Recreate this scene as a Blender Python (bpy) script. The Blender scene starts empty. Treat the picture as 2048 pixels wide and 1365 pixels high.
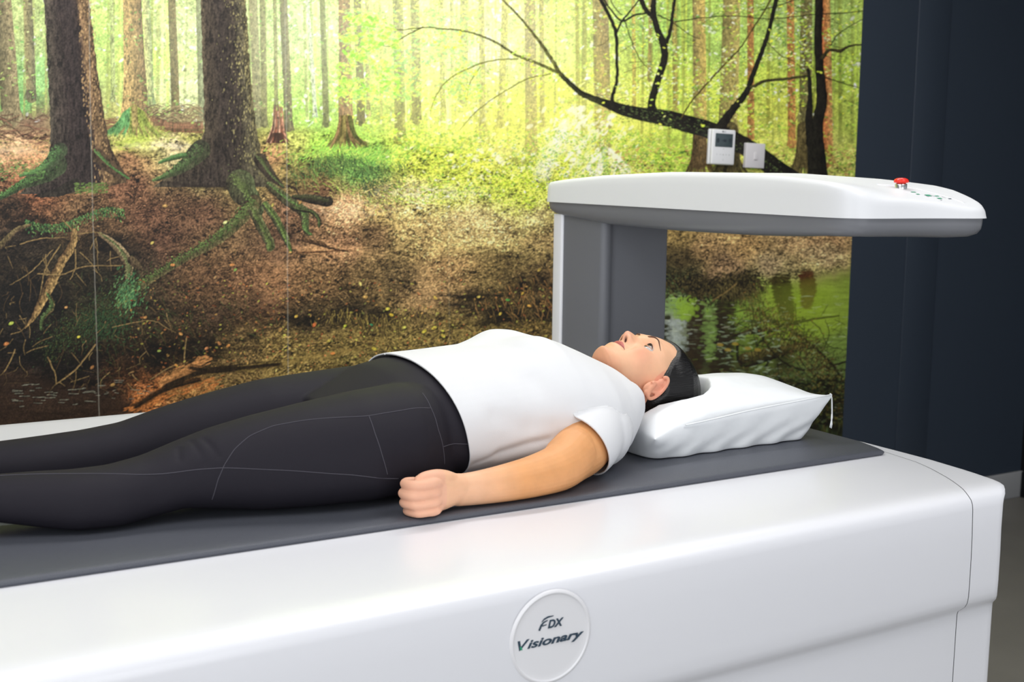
import bpy, bmesh, math
import numpy as np
from mathutils import Matrix, Vector
S = bpy.context.scene
COL = S.collection
# ---------------------------------------------------------------- camera
CAMP = np.array([0.0, 0.0, 1.38])
CR = np.array([[0.857312, 0.060248, -0.511259], [-0.51466, 0.123263, -0.848488], [0.011899, 0.990543, 0.136682]])
cam_d = bpy.data.cameras.new('camera'); cam = bpy.data.objects.new('camera', cam_d); COL.objects.link(cam)
cam_d.sensor_width = 36; cam_d.lens = 44.824; cam_d.clip_start = 0.05
cam_d.dof.use_dof = True; cam_d.dof.focus_distance = 2.25; cam_d.dof.aperture_fstop = 7.0
cam.matrix_world = Matrix([list(CR[0]) + [CAMP[0]], list(CR[1]) + [CAMP[1]], list(CR[2]) + [CAMP[2]], [0, 0, 0, 1]])
S.camera = cam
# ---------------------------------------------------------------- light
S.view_settings.view_transform = 'Standard'; S.view_settings.look = 'None'
S.view_settings.exposure = 0.0; S.view_settings.gamma = 1.0; S.view_settings.use_curve_mapping = False
w = bpy.data.worlds.new('world'); S.world = w; w.use_nodes = True
w.node_tree.nodes['Background'].inputs[0].default_value = (0.93, 0.96, 1.0, 1)
w.node_tree.nodes['Background'].inputs[1].default_value = 0.55
def area(name, loc, look, sx, sy, power, col=(1, 1, 1)):
    l = bpy.data.lights.new(name, 'AREA'); l.shape = 'RECTANGLE'; l.size = sx; l.size_y = sy; l.energy = power; l.color = col
    o = bpy.data.objects.new(name, l); COL.objects.link(o); o.location = loc
    o.rotation_euler = (Vector(look) - Vector(loc)).to_track_quat('-Z', 'Y').to_euler(); return o
area('ceiling_panel_light', (-0.3, 1.0, 2.72), (-0.3, 1.0, 0), 1.2, 1.2, 19, (1, .985, .985))
area('ceiling_panel_light', (2.0, 0.6, 2.72), (2.0, 0.6, 0), 1.2, 1.2, 19, (1, .985, .985))
area('ceiling_panel_light', (1.6, 2.5, 2.72), (1.6, 3.2, 0.6), 2.6, 0.5, 46, (1, .985, .985))
area('window_daylight', (-2.4, -0.4, 1.7), (0.8, 1.8, 0.9), 2.0, 1.8, 34, (.96, .98, 1))
area('window_daylight', (0.4, -2.6, 1.5), (1.0, 1.8, 0.7), 3.2, 1.6, 43, (.96, .98, 1))
# ---------------------------------------------------------------- helpers
def s2l(c):
    c = np.asarray(c, float) / 255.
    return np.where(c <= .04045, c / 12.92, ((c + .055) / 1.055) ** 2.4)
def mat(name, rgb, rough=.5, spec=.5, noise=0., nscale=20., bump=0., bscale=200., coat=0., sss=0., sheen=0., metal=0., linear=False, voro=False):
    m = bpy.data.materials.new(name); m.use_nodes = True; nt = m.node_tree; b = nt.nodes['Principled BSDF']
    c = rgb if linear else s2l(rgb)
    b.inputs['Base Color'].default_value = (*c[:3], 1); b.inputs['Roughness'].default_value = rough
    b.inputs['Specular IOR Level'].default_value = spec; b.inputs['Coat Weight'].default_value = coat; b.inputs['Coat Roughness'].default_value = .15
    b.inputs['Metallic'].default_value = metal; b.inputs['Sheen Weight'].default_value = sheen
    if sss:
        b.inputs['Subsurface Weight'].default_value = sss; b.inputs['Subsurface Radius'].default_value = (1, .35, .2); b.inputs['Subsurface Scale'].default_value = .006
    tc = nt.nodes.new('ShaderNodeTexCoord')
    if noise:
        n = nt.nodes.new('ShaderNodeTexNoise'); n.inputs['Scale'].default_value = nscale; n.inputs['Detail'].default_value = 5
        nt.links.new(tc.outputs['Object'], n.inputs['Vector'])
        r = nt.nodes.new('ShaderNodeMix'); r.data_type = 'RGBA'
        r.inputs['A'].default_value = (*(c[:3] * (1 - noise)), 1); r.inputs['B'].default_value = (*np.minimum(c[:3] * (1 + noise), 1), 1)
        nt.links.new(n.outputs['Fac'], r.inputs['Factor']); nt.links.new(r.outputs['Result'], b.inputs['Base Color'])
    if bump:
        n2 = nt.nodes.new('ShaderNodeTexVoronoi' if voro else 'ShaderNodeTexNoise'); n2.inputs['Scale'].default_value = bscale
        nt.links.new(tc.outputs['Object'], n2.inputs['Vector'])
        bp = nt.nodes.new('ShaderNodeBump'); bp.inputs['Strength'].default_value = bump; bp.inputs['Distance'].default_value = .001
        nt.links.new(n2.outputs[0], bp.inputs['Height']); nt.links.new(bp.outputs['Normal'], b.inputs['Normal'])
    return m
def link(name, me, m=None, parent=None):
    o = bpy.data.objects.new(name, me); COL.objects.link(o)
    if m is not None: me.materials.clear(); me.materials.append(m)
    if parent is not None: o.parent = parent
    return o
def mesh(name, V, F, m=None, parent=None, smooth=True):
    me = bpy.data.meshes.new(name); me.from_pydata([tuple(map(float, v)) for v in V], [], [tuple(int(i) for i in f) for f in F]); me.validate(); me.update()
    bm = bmesh.new(); bm.from_mesh(me); bmesh.ops.recalc_face_normals(bm, faces=bm.faces); bm.to_mesh(me); bm.free()
    if smooth: me.polygons.foreach_set('use_smooth', [True] * len(me.polygons))
    return link(name, me, m, parent)
def sharp(o, ang=35):
    bm = bmesh.new(); bm.from_mesh(o.data)
    for e in bm.edges: e.smooth = not (len(e.link_faces) == 2 and e.calc_face_angle(0) > math.radians(ang))
    bm.to_mesh(o.data); bm.free(); return o
def box(name, lo, hi, m, parent=None, bev=0., seg=3):
    bm = bmesh.new(); bmesh.ops.create_cube(bm, size=1)
    for v in bm.verts: v.co = Vector([lo[i] + (v.co[i] + .5) * (hi[i] - lo[i]) for i in range(3)])
    if bev: bmesh.ops.bevel(bm, geom=list(bm.edges), offset=bev, segments=seg, affect='EDGES', profile=.5)
    me = bpy.data.meshes.new(name); bm.to_mesh(me); bm.free()
    if bev: me.polygons.foreach_set('use_smooth', [True] * len(me.polygons))
    return link(name, me, m, parent)
def grid_faces(nr, nc, closed=False, off=0):
    F = []
    for i in range(nr - 1):
        for j in range(nc if closed else nc - 1):
            F.append((off + i * nc + j, off + i * nc + (j + 1) % nc, off + (i + 1) * nc + (j + 1) % nc, off + (i + 1) * nc + j))
    return F
def rings(name, R, m, parent=None, cap=(True, True), smooth=True):
    """closed rings of equal length joined into a skin"""
    n = len(R[0]); V = [v for r in R for v in r]; F = grid_faces(len(R), n, True)
    if cap[0]: F.append(tuple(range(n - 1, -1, -1)))
    if cap[1]: F.append(tuple((len(R) - 1) * n + i for i in range(n)))
    return mesh(name, V, F, m, parent, smooth)
def tag(o, label=None, cat=None, group=None, kind=None):
    for k, v in (('label', label), ('category', cat), ('group', group), ('kind', kind)):
        if v: o[k] = v
    return o
def empty(name, loc):
    o = bpy.data.objects.new(name, None); COL.objects.link(o); o.location = loc; bpy.context.view_layer.update(); return o
def adopt(parent, *obs):
    for o in obs: o.parent = parent; o.matrix_parent_inverse = Matrix.Translation(parent.location).inverted()
def tube(name, P, r, m, parent=None, n=8):
    P = [Vector(p) for p in P]; R = []; up = Vector((0, 0, 1))
    rr = r if hasattr(r, '__len__') else [r] * len(P); a = None
    for i, p in enumerate(P):
        t = (P[min(i + 1, len(P) - 1)] - P[max(i - 1, 0)]).normalized()
        if a is None: a = t.cross(up if abs(t.z) < .9 else Vector((1, 0, 0))).normalized()
        else: a = (a - t * a.dot(t)).normalized()
        b = t.cross(a)
        R.append([p + (a * math.cos(q) + b * math.sin(q)) * rr[i] for q in np.linspace(0, 2 * math.pi, n, endpoint=False)])
    return rings(name, R, m, parent)
def project(x, y, z):
    """print-layout coordinates of a point, the same lens the poster layout was measured with"""
    q = np.stack([x, y, z], -1) - CAMP
    u = q @ CR[:, 0]; v = -(q @ CR[:, 1]); d = -(q @ CR[:, 2])
    return 1024 + 2550 * u / d, 682.5 + 2550 * v / d
# ---- MURAL PAINTER (design units) ----
MX0,MY0,MW,MH=-200,-160,1960,1180
rg=np.random.RandomState(7)
def lin(c):
    c=np.asarray(c,np.float32)/255.
    return np.where(c<=.04045,c/12.92,((c+.055)/1.055)**2.4)
def vnoise(w,h,sx,sy=None,seed=None):
    sy=sy or sx
    r=np.random.RandomState(seed) if seed is not None else rg
    gw,gh=int(w/sx)+3,int(h/sy)+3
    g=r.rand(gh,gw).astype(np.float32)
    x=np.arange(w)/sx; y=np.arange(h)/sy
    xi=x.astype(int); yi=y.astype(int)
    fx=(x-xi).astype(np.float32); fy=(y-yi).astype(np.float32)
    fx=fx*fx*(3-2*fx); fy=fy*fy*(3-2*fy)
    a=g[yi][:,xi]; b=g[yi][:,xi+1]; c=g[yi+1][:,xi]; d=g[yi+1][:,xi+1]
    fy=fy[:,None]
    return (a*(1-fx)+b*fx)*(1-fy)+(c*(1-fx)+d*fx)*fy
def fbm(sx,sy=None,o=4,seed=1,w=None,h=None):
    w=w or MW; h=h or MH; sy=sy or sx
    t=0;a=1;n=0
    for i in range(o):
        t=t+a*vnoise(w,h,max(sx/2**i,1.2),max(sy/2**i,1.2),seed*31+i); n+=a; a*=.6
    return t/n
def sstep(a,b,x):
    t=np.clip((x-a)/(b-a),0,1); return t*t*(3-2*t)
def paint_mural():
    XX,YY=np.meshgrid(np.arange(MW,dtype=np.float32)+MX0,np.arange(MH,dtype=np.float32)+MY0)
    # broad colour fields of the print (x,y,r,g,b)
    pts=[(-150,60,150,170,110),(30,60,185,200,130),(70,160,150,195,120),(230,60,180,210,110),(300,120,190,215,105),(360,60,205,220,150),(380,180,215,225,160),
     (540,60,190,215,140),(620,60,200,225,150),(650,150,190,225,120),(620,230,170,215,95),(760,40,215,235,130),(760,150,205,232,110),(860,60,225,235,140),
     (900,180,225,238,100),(960,100,235,240,170),(1000,250,232,238,90),(1090,200,225,235,85),(1100,100,215,230,120),(1160,290,240,242,150),(1220,250,225,232,90),
     (1200,100,190,210,90),(1300,60,150,185,80),(1350,180,200,218,80),(1450,100,165,195,95),(1500,150,185,200,80),(1600,60,160,185,100),(1650,150,165,190,75),(1700,250,170,185,80),
     (1600,230,200,205,85),(1560,290,205,208,95),(1640,310,205,195,110),(1710,320,185,190,95),(1320,310,170,200,70),(1250,300,190,205,75),
     (30,215,120,185,105),(60,240,130,100,80),(-120,250,125,90,75),(30,290,205,165,125),(60,320,185,135,95),(-100,330,180,130,95),(280,285,200,205,110),(340,290,215,195,145),(260,320,165,120,85),
     (380,270,170,165,90),(590,285,190,195,100),(560,310,175,130,90),(660,290,165,205,80),(700,320,130,185,80),(720,350,80,130,65),(640,345,95,95,50),
     (800,290,200,220,90),(850,330,215,228,85),(900,370,205,220,80),(960,330,215,225,80),(1020,370,205,225,75),(1050,400,200,215,80),(1000,300,228,225,120),(1120,330,215,225,80),(1200,330,225,235,120),
     (30,400,70,55,42),(-120,400,70,52,40),(250,380,118,82,60),(300,430,98,68,50),(180,420,105,80,55),(60,380,150,95,65),(400,430,92,66,48),(600,420,120,85,62),(640,370,110,75,55),(700,420,190,145,105),(760,400,180,150,90),(840,400,215,190,120),
     (560,480,95,70,52),(680,490,160,120,85),(760,470,105,82,55),(860,460,175,148,95),(940,450,190,165,110),(1000,460,205,178,115),(1060,430,190,170,110),(1090,480,140,118,75),(1080,560,95,75,48),(1000,540,110,92,55),(900,540,165,130,85),(860,590,150,120,80),
     (50,480,48,40,32),(120,520,50,43,30),(60,600,30,27,24),(-120,560,32,28,25),(200,560,50,46,32),(260,520,62,50,38),(330,480,85,60,45),(400,560,90,66,45),(480,560,110,80,55),(560,560,125,92,62),(640,560,120,92,60),(720,560,100,80,50),(800,560,95,78,50),
     (200,640,42,46,30),(300,620,55,45,32),(420,640,60,45,32),(520,620,80,58,40),(620,640,62,50,34),(700,620,55,46,30),(1000,630,45,38,24),(940,600,70,58,36),(1100,620,35,28,20),
     (60,700,28,25,24),(160,740,22,20,20),(300,720,24,21,19),(400,700,36,29,22),(480,710,110,90,55),(560,700,140,118,66),(640,700,125,105,58),(720,690,120,102,55),(820,680,125,108,58),(900,660,120,102,56),(1000,660,115,98,52),(1060,680,112,92,48),
     (40,790,58,40,30),(-120,780,58,40,30),(120,800,52,38,28),(200,800,48,34,26),(240,780,70,46,30),(300,790,165,100,55),(370,770,150,110,62),(450,750,120,98,58),(600,740,130,112,62),(700,720,120,105,58),(100,900,45,32,24),(400,900,90,70,40),(800,900,90,70,40),(1200,900,60,50,30),(1100,800,80,66,40),
     (1350,480,150,125,75),(1400,500,160,128,85),(1500,490,175,140,90),(1600,480,170,138,95),(1660,480,165,130,90),(1350,520,60,50,30),(1450,530,140,112,80),(1550,540,150,128,95),(1650,520,165,140,100),
     (1340,560,40,36,22),(1400,580,38,34,20),(1480,570,36,34,22),(1560,590,150,175,60),(1620,600,150,180,50),(1680,600,145,170,65),(1350,600,140,170,100),(1380,640,120,130,90),(1340,660,180,190,170),(1420,660,70,60,35),(1500,640,130,160,60),(1580,660,150,180,45),(1650,650,155,180,60),(1680,680,130,155,70),
     (1400,720,60,62,36),(1440,740,70,70,36),(1500,700,110,130,50),(1560,720,60,62,32),(1620,720,120,140,70),(1680,740,100,120,60),(1600,780,70,80,40),(1660,800,50,55,28),(1560,800,60,66,40),(1640,850,70,72,30),(1680,850,45,45,24),(1500,820,50,50,28),(1550,900,50,50,30),
     (-150,-120,150,170,110),(300,-120,180,205,110),(700,-120,200,220,130),(1100,-120,205,222,120),(1500,-120,150,180,85),(1740,-120,150,175,80)]
    pa=np.array(pts,np.float32)
    s=8; gy,gx=YY[::s,::s],XX[::s,::s]
    num=np.zeros(gy.shape+(3,),np.float32); den=np.zeros(gy.shape,np.float32)
    for x,y,r,g,b in pa:
        d2=(gx-x)**2+((gy-y)*1.35)**2
        w=1/(d2+500)**1.9
        num+=w[...,None]*lin([r,g,b]); den+=w
    F=num/den[...,None]
    def up(A):
        h,w=A.shape[:2]
        y=np.clip(np.arange(MH)/s,0,h-1.001); x=np.clip(np.arange(MW)/s,0,w-1.001)
        # small warp keeps the fields from looking smooth
        yi=y.astype(int); xi=x.astype(int); fy=(y-yi)[:,None,None]; fx=(x-xi)[None,:,None]
        return (A[yi][:,xi]*(1-fx)+A[yi][:,xi+1]*fx)*(1-fy)+(A[yi+1][:,xi]*(1-fx)+A[yi+1][:,xi+1]*fx)*fy
    base=up(F).astype(np.float32)
    wx=((fbm(60,seed=3)-.5)*70).astype(int); wy=((fbm(60,seed=4)-.5)*46).astype(int)
    iy=np.clip((YY-MY0).astype(int)+wy,0,MH-1); ix=np.clip((XX-MX0).astype(int)+wx,0,MW-1)
    base=base[iy,ix]
    C=base.copy()
    def mixm(m,col):
        nonlocal C
        C=C*(1-m[...,None])+np.asarray(col,np.float32)*m[...,None]
    # horizon of the wood floor
    hx=np.array([-200,0,100,220,330,420,520,640,760,900,1060,1200,1330,1450,1600,1760])
    hy=np.array([262,262,262,262,262,262,262,262,275,300,320,322,300,300,300,300])
    hor=np.interp(XX[0],hx,hy)[None,:]
    wood=1-sstep(-14,10,YY-hor)
    water=((XX>1318)&(YY>0)).astype(np.float32)*sstep(-8,8,YY-np.interp(XX[0],[1320,1400,1480,1530,1600,1660,1710],[560,590,600,575,562,545,530])[None,:])
    ground=(1-wood)*(1-water)
    # tonal noise
    n1=fbm(26,16,5,seed=11); n2=fbm(7,5,3,seed=12); n3=fbm(3.2,2.4,2,seed=13)
    C*=(1+ground*((n1-.5)*1.9+(n2-.5)*2.0+(n3-.5)*1.8))[...,None]
    m=fbm(90,14,4,seed=14)
    C*=(1+ground*(m-.5)*1.1)[...,None]
    C=np.clip(C,0.004,1.6)
    f1=fbm(20,20,4,seed=21); f2=fbm(6,5,3,seed=22); f3=fbm(2.6,2.6,1,seed=23)
    C*=(1+wood*((f1-.5)*.9+(f2-.5)*.9+(f3-.5)*.5))[...,None]
    def stroke(P,W,col,col2=None,alpha=1.,soft=1.,tex=0.,shade=0.):
        """tapering stroke through the points P with widths W; col2 tints the right/lower flank"""
        nonlocal C
        P=np.array(P,float); W=np.array(W,float) if np.ndim(W) else np.full(len(P),float(W))
        if len(W)!=len(P): W=np.interp(np.linspace(0,1,len(P)),np.linspace(0,1,len(W)),W)
        pad=W.max()/2+3
        x0=int(max(P[:,0].min()-pad-MX0,0)); x1=int(min(P[:,0].max()+pad-MX0+1,MW))
        y0=int(max(P[:,1].min()-pad-MY0,0)); y1=int(min(P[:,1].max()+pad-MY0+1,MH))
        if x1<=x0 or y1<=y0: return
        if len(P)>2 and (x1-x0)*(y1-y0)>900:
            # split long lines so that boxes stay small
            k=len(P)//2
            if k>=1 and len(P)-k>=2:
                stroke(P[:k+1],W[:k+1],col,col2,alpha,soft,tex,shade); stroke(P[k:],W[k:],col,col2,alpha,soft,tex,shade); return
        X=XX[y0:y1,x0:x1]; Y=YY[y0:y1,x0:x1]
        best=np.full(X.shape,1e9,np.float32); sd=np.zeros(X.shape,np.float32)
        for i in range(len(P)-1):
            a,b=P[i],P[i+1]; d=b-a; L=d@d+1e-9
            t=np.clip(((X-a[0])*d[0]+(Y-a[1])*d[1])/L,0,1)
            dx=X-a[0]-t*d[0]; dy=Y-a[1]-t*d[1]
            w=(W[i]*(1-t)+W[i+1]*t)/2
            dist=np.sqrt(dx*dx+dy*dy)-w
            cr=(dx*-d[1]+dy*d[0])/np.sqrt(L)/np.maximum(w,.5)
            u=dist<best; best=np.where(u,dist,best); sd=np.where(u,cr,sd)
        m=np.clip(.5-best/soft,0,1)*alpha
        c=np.broadcast_to(np.asarray(col,np.float32),X.shape+(3,)).copy()
        if col2 is not None:
            k=np.clip(sd*.5+.5,0,1)[...,None]; c=c*(1-k)+np.asarray(col2,np.float32)*k
        if tex:
            nn=TEX[y0:y1,x0:x1]; c=c*(1+(nn-.5)*tex)[...,None]
        if shade: c=c*(1-shade*np.abs(sd)**2)[...,None]
        C[y0:y1,x0:x1]=C[y0:y1,x0:x1]*(1-m[...,None])+c*m[...,None]
    def curve(P,n=10,jit=0.):
        P=np.array(P,float)
        if len(P)<3: 
            t=np.linspace(0,1,n)[:,None]; Q=P[0]*(1-t)+P[1]*t
        else:
            E=np.vstack([2*P[0]-P[1],P,2*P[-1]-P[-2]]); Q=[]
            for i in range(1,len(E)-2):
                for t in np.linspace(0,1,n,endpoint=False):
                    a,b,c,d=E[i-1],E[i],E[i+1],E[i+2]
                    Q.append(.5*((2*b)+(-a+c)*t+(2*a-5*b+4*c-d)*t*t+(-a+3*b-3*c+d)*t**3))
            Q.append(P[-1]); Q=np.array(Q)
        if jit: Q=Q+rg.randn(*Q.shape)*jit
        return Q
    TEX=fbm(5,12,3,seed=31)*.5+fbm(2.4,4,2,seed=32)*.5
    TEX=(TEX-TEX.mean())/TEX.std()*.28+.5
    def leaf(x,y,a,b,ang,col,al=1.):
        r=int(a+2); xi=int(x)-MX0; yi=int(y)-MY0
        if xi-r<0 or yi-r<0 or xi+r+1>=MW or yi+r+1>=MH: return
        X=XX[yi-r:yi+r+1,xi-r:xi+r+1]-x; Y=YY[yi-r:yi+r+1,xi-r:xi+r+1]-y
        c,s_=math.cos(ang),math.sin(ang)
        u=(X*c+Y*s_)/a; v=(-X*s_+Y*c)/b
        m=np.clip((1-(u*u+v*v))*1.6,0,1)*al
        C[yi-r:yi+r+1,xi-r:xi+r+1]=C[yi-r:yi+r+1,xi-r:xi+r+1]*(1-m[...,None])+col*m[...,None]
    # --- distant thin trunks, hazy ---
    for i in range(150):
        x=rg.uniform(-200,1760); w=rg.uniform(2,9); 
        hz=np.interp(x,hx,hy)-rg.uniform(5,55)
        br=base[np.clip(int(rg.uniform(20,200)-MY0),0,MH-1),int(np.clip(x-MX0,0,MW-1))]
        k=rg.uniform(.35,.8); tone=np.array([1.0,.85,.75])
        if rg.rand()<.25: k=1.35; tone=np.array([1,.98,.9])
        lean=rg.uniform(-8,8)
        stroke(curve([(x,-160),(x+lean*.5,60),(x+lean,hz)],5),[w*.8,w],br*k*tone,alpha=rg.uniform(.35,.8),soft=2.2,tex=.5)
    # sky gaps
    for i in range(5200):
        x=rg.uniform(-200,1760); y=rg.uniform(-160,250)
        p=.18+.5*math.exp(-((x-930)/170)**2)+.35*math.exp(-((x-380)/45)**2)+.3*math.exp(-((x-620)/60)**2)+.2*math.exp(-((x-170)/30)**2)
        if x>1250: p*=.6
        if rg.rand()<p: leaf(x,y,rg.uniform(2,8),rg.uniform(1.5,4.5),rg.uniform(0,3.14),lin([246,248,236])*rg.uniform(.8,1.05),rg.uniform(.25,.85))
    # mid-distance trunks: top x, bottom x, y bottom, width, left colour, right colour
    T=[(5,22,236,38,(150,135,100),(95,88,62)),(55,62,196,20,(105,100,78),(150,140,95)),(160,172,205,9,(190,205,170),(150,170,120)),(222,226,200,9,(170,180,120),(150,165,95)),
       (292,300,206,16,(135,150,105),(200,195,130)),(343,351,230,17,(122,105,68),(95,85,52)),(398,404,245,15,(150,160,120),(110,110,75)),(506,515,248,18,(150,145,105),(125,115,80)),
       (524,528,250,12,(130,125,85),(110,105,65)),(549,552,212,8,(140,140,90),(120,115,70)),(566,577,256,17,(118,108,78),(88,80,55)),(614,630,230,8,(205,215,190),(190,205,160)),
       (644,652,250,12,(120,125,70),(105,105,60)),(714,722,245,16,(120,110,60),(100,95,50)),(733,736,230,8,(185,175,105),(170,170,95)),(795,800,280,22,(150,150,75),(130,130,62)),(829,833,240,19,(150,148,72),(135,130,62)),
       (880,886,225,10,(185,185,90),(175,175,80)),(903,905,180,8,(185,190,110),(170,170,80)),(928,926,200,17,(170,172,90),(160,160,80)),(962,965,260,12,(175,170,85),(170,165,80)),(1010,1000,250,14,(190,185,85),(175,170,75)),
       (1059,1062,300,24,(165,150,88),(150,138,75)),(1082,1084,250,10,(175,165,85),(160,155,75)),(1192,1198,300,17,(160,140,75),(130,118,55)),(1207,1213,308,19,(115,100,60),(170,145,80)),
       (1266,1268,215,8,(190,170,75),(170,150,60)),(1300,1298,160,8,(120,110,50),(150,130,60)),(1347,1350,220,10,(150,135,62),(135,120,52)),
       (1397,1399,258,28,(195,170,90),(120,108,62)),(1463,1455,260,38,(180,165,95),(115,105,58)),(1500,1501,280,14,(175,125,70),(150,105,55)),(1580,1583,290,16,(185,135,75),(165,110,60)),
       (1612,1610,240,26,(125,118,72),(105,98,55)),(1650,1655,325,22,(175,135,80),(190,105,60))]
    for tx,bx,yb,w,c1,c2 in T:
        w0=w*.86
        P=curve([(tx-(bx-tx)*.5,-160),(tx,0),((tx+bx)/2+.5,yb*.5),(bx,yb)],8)
        stroke(P,[w0,w],lin(c1),lin(c2),alpha=.93,soft=1.6,tex=.9)
        for k in range(int(yb/9)):
            y=rg.uniform(-150,yb); xx=np.interp(y,[-160,yb],[tx,bx])+rg.uniform(-w/2,w/2)
            leaf(xx,y,rg.uniform(1,w*.22+1),rg.uniform(.8,1.6),rg.uniform(-.3,.3),lin(c1)*.35,.7)
        for k in range(int(w*1.2)):
            t=rg.uniform(-1,1); stroke([(bx+t*w*.4,yb-14),(bx+t*w*.75,yb+rg.uniform(0,6))],[w*.22,1.5],lin(c1)*.8,alpha=.7,soft=1.5,tex=1)
    # tree at 262, mossy foot
    stroke(curve([(262,-160),(264,0),(268,120),(270,190),(268,240)],10),[36,37,42,48,58],lin((112,88,62)),lin((185,155,98)),soft=1.6,tex=1.3)
    # tree at 688
    stroke(curve([(687,-160),(688,0),(690,120),(690,190),(692,255)],10),[22,23,25,27,30],lin((150,120,78)),lin((120,85,52)),soft=1.4,tex=1.2)
    # broken stump
    for k in range(40):
        t=rg.uniform(-1,1); x0=556+t*9; c=((170,105,78),(205,160,130),(95,60,45),(140,85,62))[k%4]
        stroke(curve([(x0,rg.uniform(210,240)),(x0+t*2,252),(554+t*20,284)],4),[2.5,4,5],lin(c)*rg.uniform(.7,1.1),alpha=.85,tex=1)
    for k in range(20): t=rg.uniform(-1,1); stroke([(553+t*10,268),(553+t*29,286)],[5,2],lin((72,52,40))*rg.uniform(.5,1.4),alpha=.8)
    # brushwood piles
    for k in range(150):
        x=rg.uniform(292,398); y=rg.uniform(212,262) 
        L=rg.uniform(20,60); s_=rg.uniform(-18,18)
        stroke(curve([(x-L/2,y-s_/2+8),(x,y-rg.uniform(0,9)),(x+L/2,y+s_/2+6)],5),rg.uniform(1,2.4),lin(((120,98,70),(160,140,100),(80,62,45))[k%3]),alpha=.8)
    for k in range(8): stroke(curve([(300,232+k*4),(350,246+k*2.4),(405,244+k*3)],6),rg.uniform(2,4),lin((125,85,62))*rg.uniform(.5,1.2),alpha=.85,tex=1)
    for k in range(170):
        x=rg.uniform(-200,104); y=rg.uniform(234,286); L=rg.uniform(14,46)
        stroke(curve([(x-L/2,y+rg.uniform(-9,9)),(x,y-rg.uniform(-2,5)),(x+L/2,y+rg.uniform(-9,9))],4),rg.uniform(1,3),lin(((92,62,48),(140,100,78),(58,40,32))[k%3]),alpha=.75)
    for k in range(40):
        x=rg.uniform(208,240); y=rg.uniform(238,262); stroke([(x-14,y+rg.uniform(-5,5)),(x+14,y+rg.uniform(-5,5))],rg.uniform(1,2.4),lin((120,80,60)),alpha=.7)
    # --- foliage: clouds of leaves ---
    def leaves(n,box,cols,size,dens=None,al=(.5,1),flat=.5):
        cols=[lin(c) for c in cols]
        for i in range(n):
            x=rg.uniform(box[0],box[1]); y=rg.uniform(box[2],box[3])
            if dens is not None and rg.rand()>dens(x,y): continue
            a=rg.uniform(*size)
            leaf(x,y,a,a*rg.uniform(.3,flat+.2),rg.uniform(-.9,.9)+(3.14 if rg.rand()<.5 else 0),cols[rg.randint(len(cols))]*rg.uniform(.8,1.15),rg.uniform(*al))
    NZ=fbm(46,34,4,seed=51); NZ=(NZ-NZ.mean())/NZ.std()
    def cl(t=0.,k=2.):
        def f(x,y):
            return 1/(1+math.exp(-k*(NZ[int(np.clip(y-MY0,0,MH-1)),int(np.clip(x-MX0,0,MW-1))]-t)))
        return f
    Ycol=[(232,240,90),(215,235,80),(190,222,80),(240,245,150),(225,228,70),(170,205,75)]
    Gcol=[(150,205,90),(120,185,90),(175,220,100),(95,165,85),(200,230,130)]
    leaves(3600,(-200,680,-160,250),Gcol+[(205,225,120),(225,235,160)],(2,5),cl(.5,2),(.25,.7))
    leaves(5200,(660,1250,-160,300),Ycol,(2,6),cl(0,1.6),(.35,.85))
    leaves(2600,(680,960,20,200),Gcol[:3]+Ycol[:3],(3,7),cl(-.1,2.5),(.4,.9))
    leaves(5200,(1180,1760,-160,320),Ycol[1:]+[(120,165,60),(90,135,50),(200,215,95),(150,185,60)],(2,5.5),cl(.1,2.2),(.4,.9))
    leaves(1500,(1180,1760,-160,240),[(60,95,45),(80,120,55),(45,75,40)],(2,4.5),cl(.7,2.5),(.3,.7))
    leaves(2600,(1180,1760,-160,200),[(225,232,200),(205,222,170),(240,240,215)],(1.5,4.5),cl(.8,3),(.3,.8))
    # sunburst
    for k in range(260):
        x=rg.normal(1165,45); y=rg.uniform(215,350)
        leaf(x,y,rg.uniform(3,10),rg.uniform(2,5),rg.uniform(-1.4,-.4),lin((255,253,225))*1.05,rg.uniform(.3,.8))
    for k in range(160):
        x=rg.normal(1000,90); y=rg.normal(330,40); leaf(x,y,rg.uniform(2,8),rg.uniform(1.5,4),rg.uniform(-1,1),lin((253,250,215)),rg.uniform(.3,.7))
    g=np.exp(-((XX-1120)/230)**2-((YY-250)/110)**2)*.30*wood
    mixm(g,lin((250,245,130)))
    g=np.exp(-((XX-940)/300)**2-((YY-60)/170)**2)*.22*wood
    mixm(g,lin((250,252,215)))
    g=np.exp(-((XX-560)/420)**2-((YY-80)/150)**2)*.16*wood
    mixm(g,lin((235,245,200)))
    # sun shafts between shadows on the far floor
    stroke([(1208,300),(1196,345)],[7,14],lin((255,252,220)),alpha=.9,soft=3); stroke([(1220,300),(1250,340)],[8,22],lin((255,250,215)),alpha=.85,soft=5)
    stroke([(1130,250),(1085,345)],[16,34],lin((255,254,225)),alpha=.55,soft=12)
    stroke([(1207,300),(1212,345)],[12,10],lin((120,165,60)),alpha=.6,soft=4); stroke([(1190,270),(1150,345)],[10,20],lin((190,205,80)),alpha=.5,soft=6)
    # middle-ground shrubs and grass
    leaves(11000,(760,1330,262,408),[(205,228,70),(225,235,95),(170,210,65),(120,180,70),(240,240,140),(235,235,80),(110,165,75)],(1.2,4),cl(-.2,1.6),(.25,.7))
    leaves(1500,(780,1330,280,400),[(70,115,55),(90,130,60),(110,120,50)],(1.,3.4),cl(.7,4),(.3,.7))
    leaves(1500,(985,1125,352,416),[(200,225,60),(215,235,70),(190,215,70)],(1.5,4),cl(-.3,3),(.3,.7))
    leaves(1500,(1230,1730,290,350),[(175,205,70),(205,210,90),(120,170,60),(190,150,90),(225,220,120)],(2,6),None,(.4,.85),.3)
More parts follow.
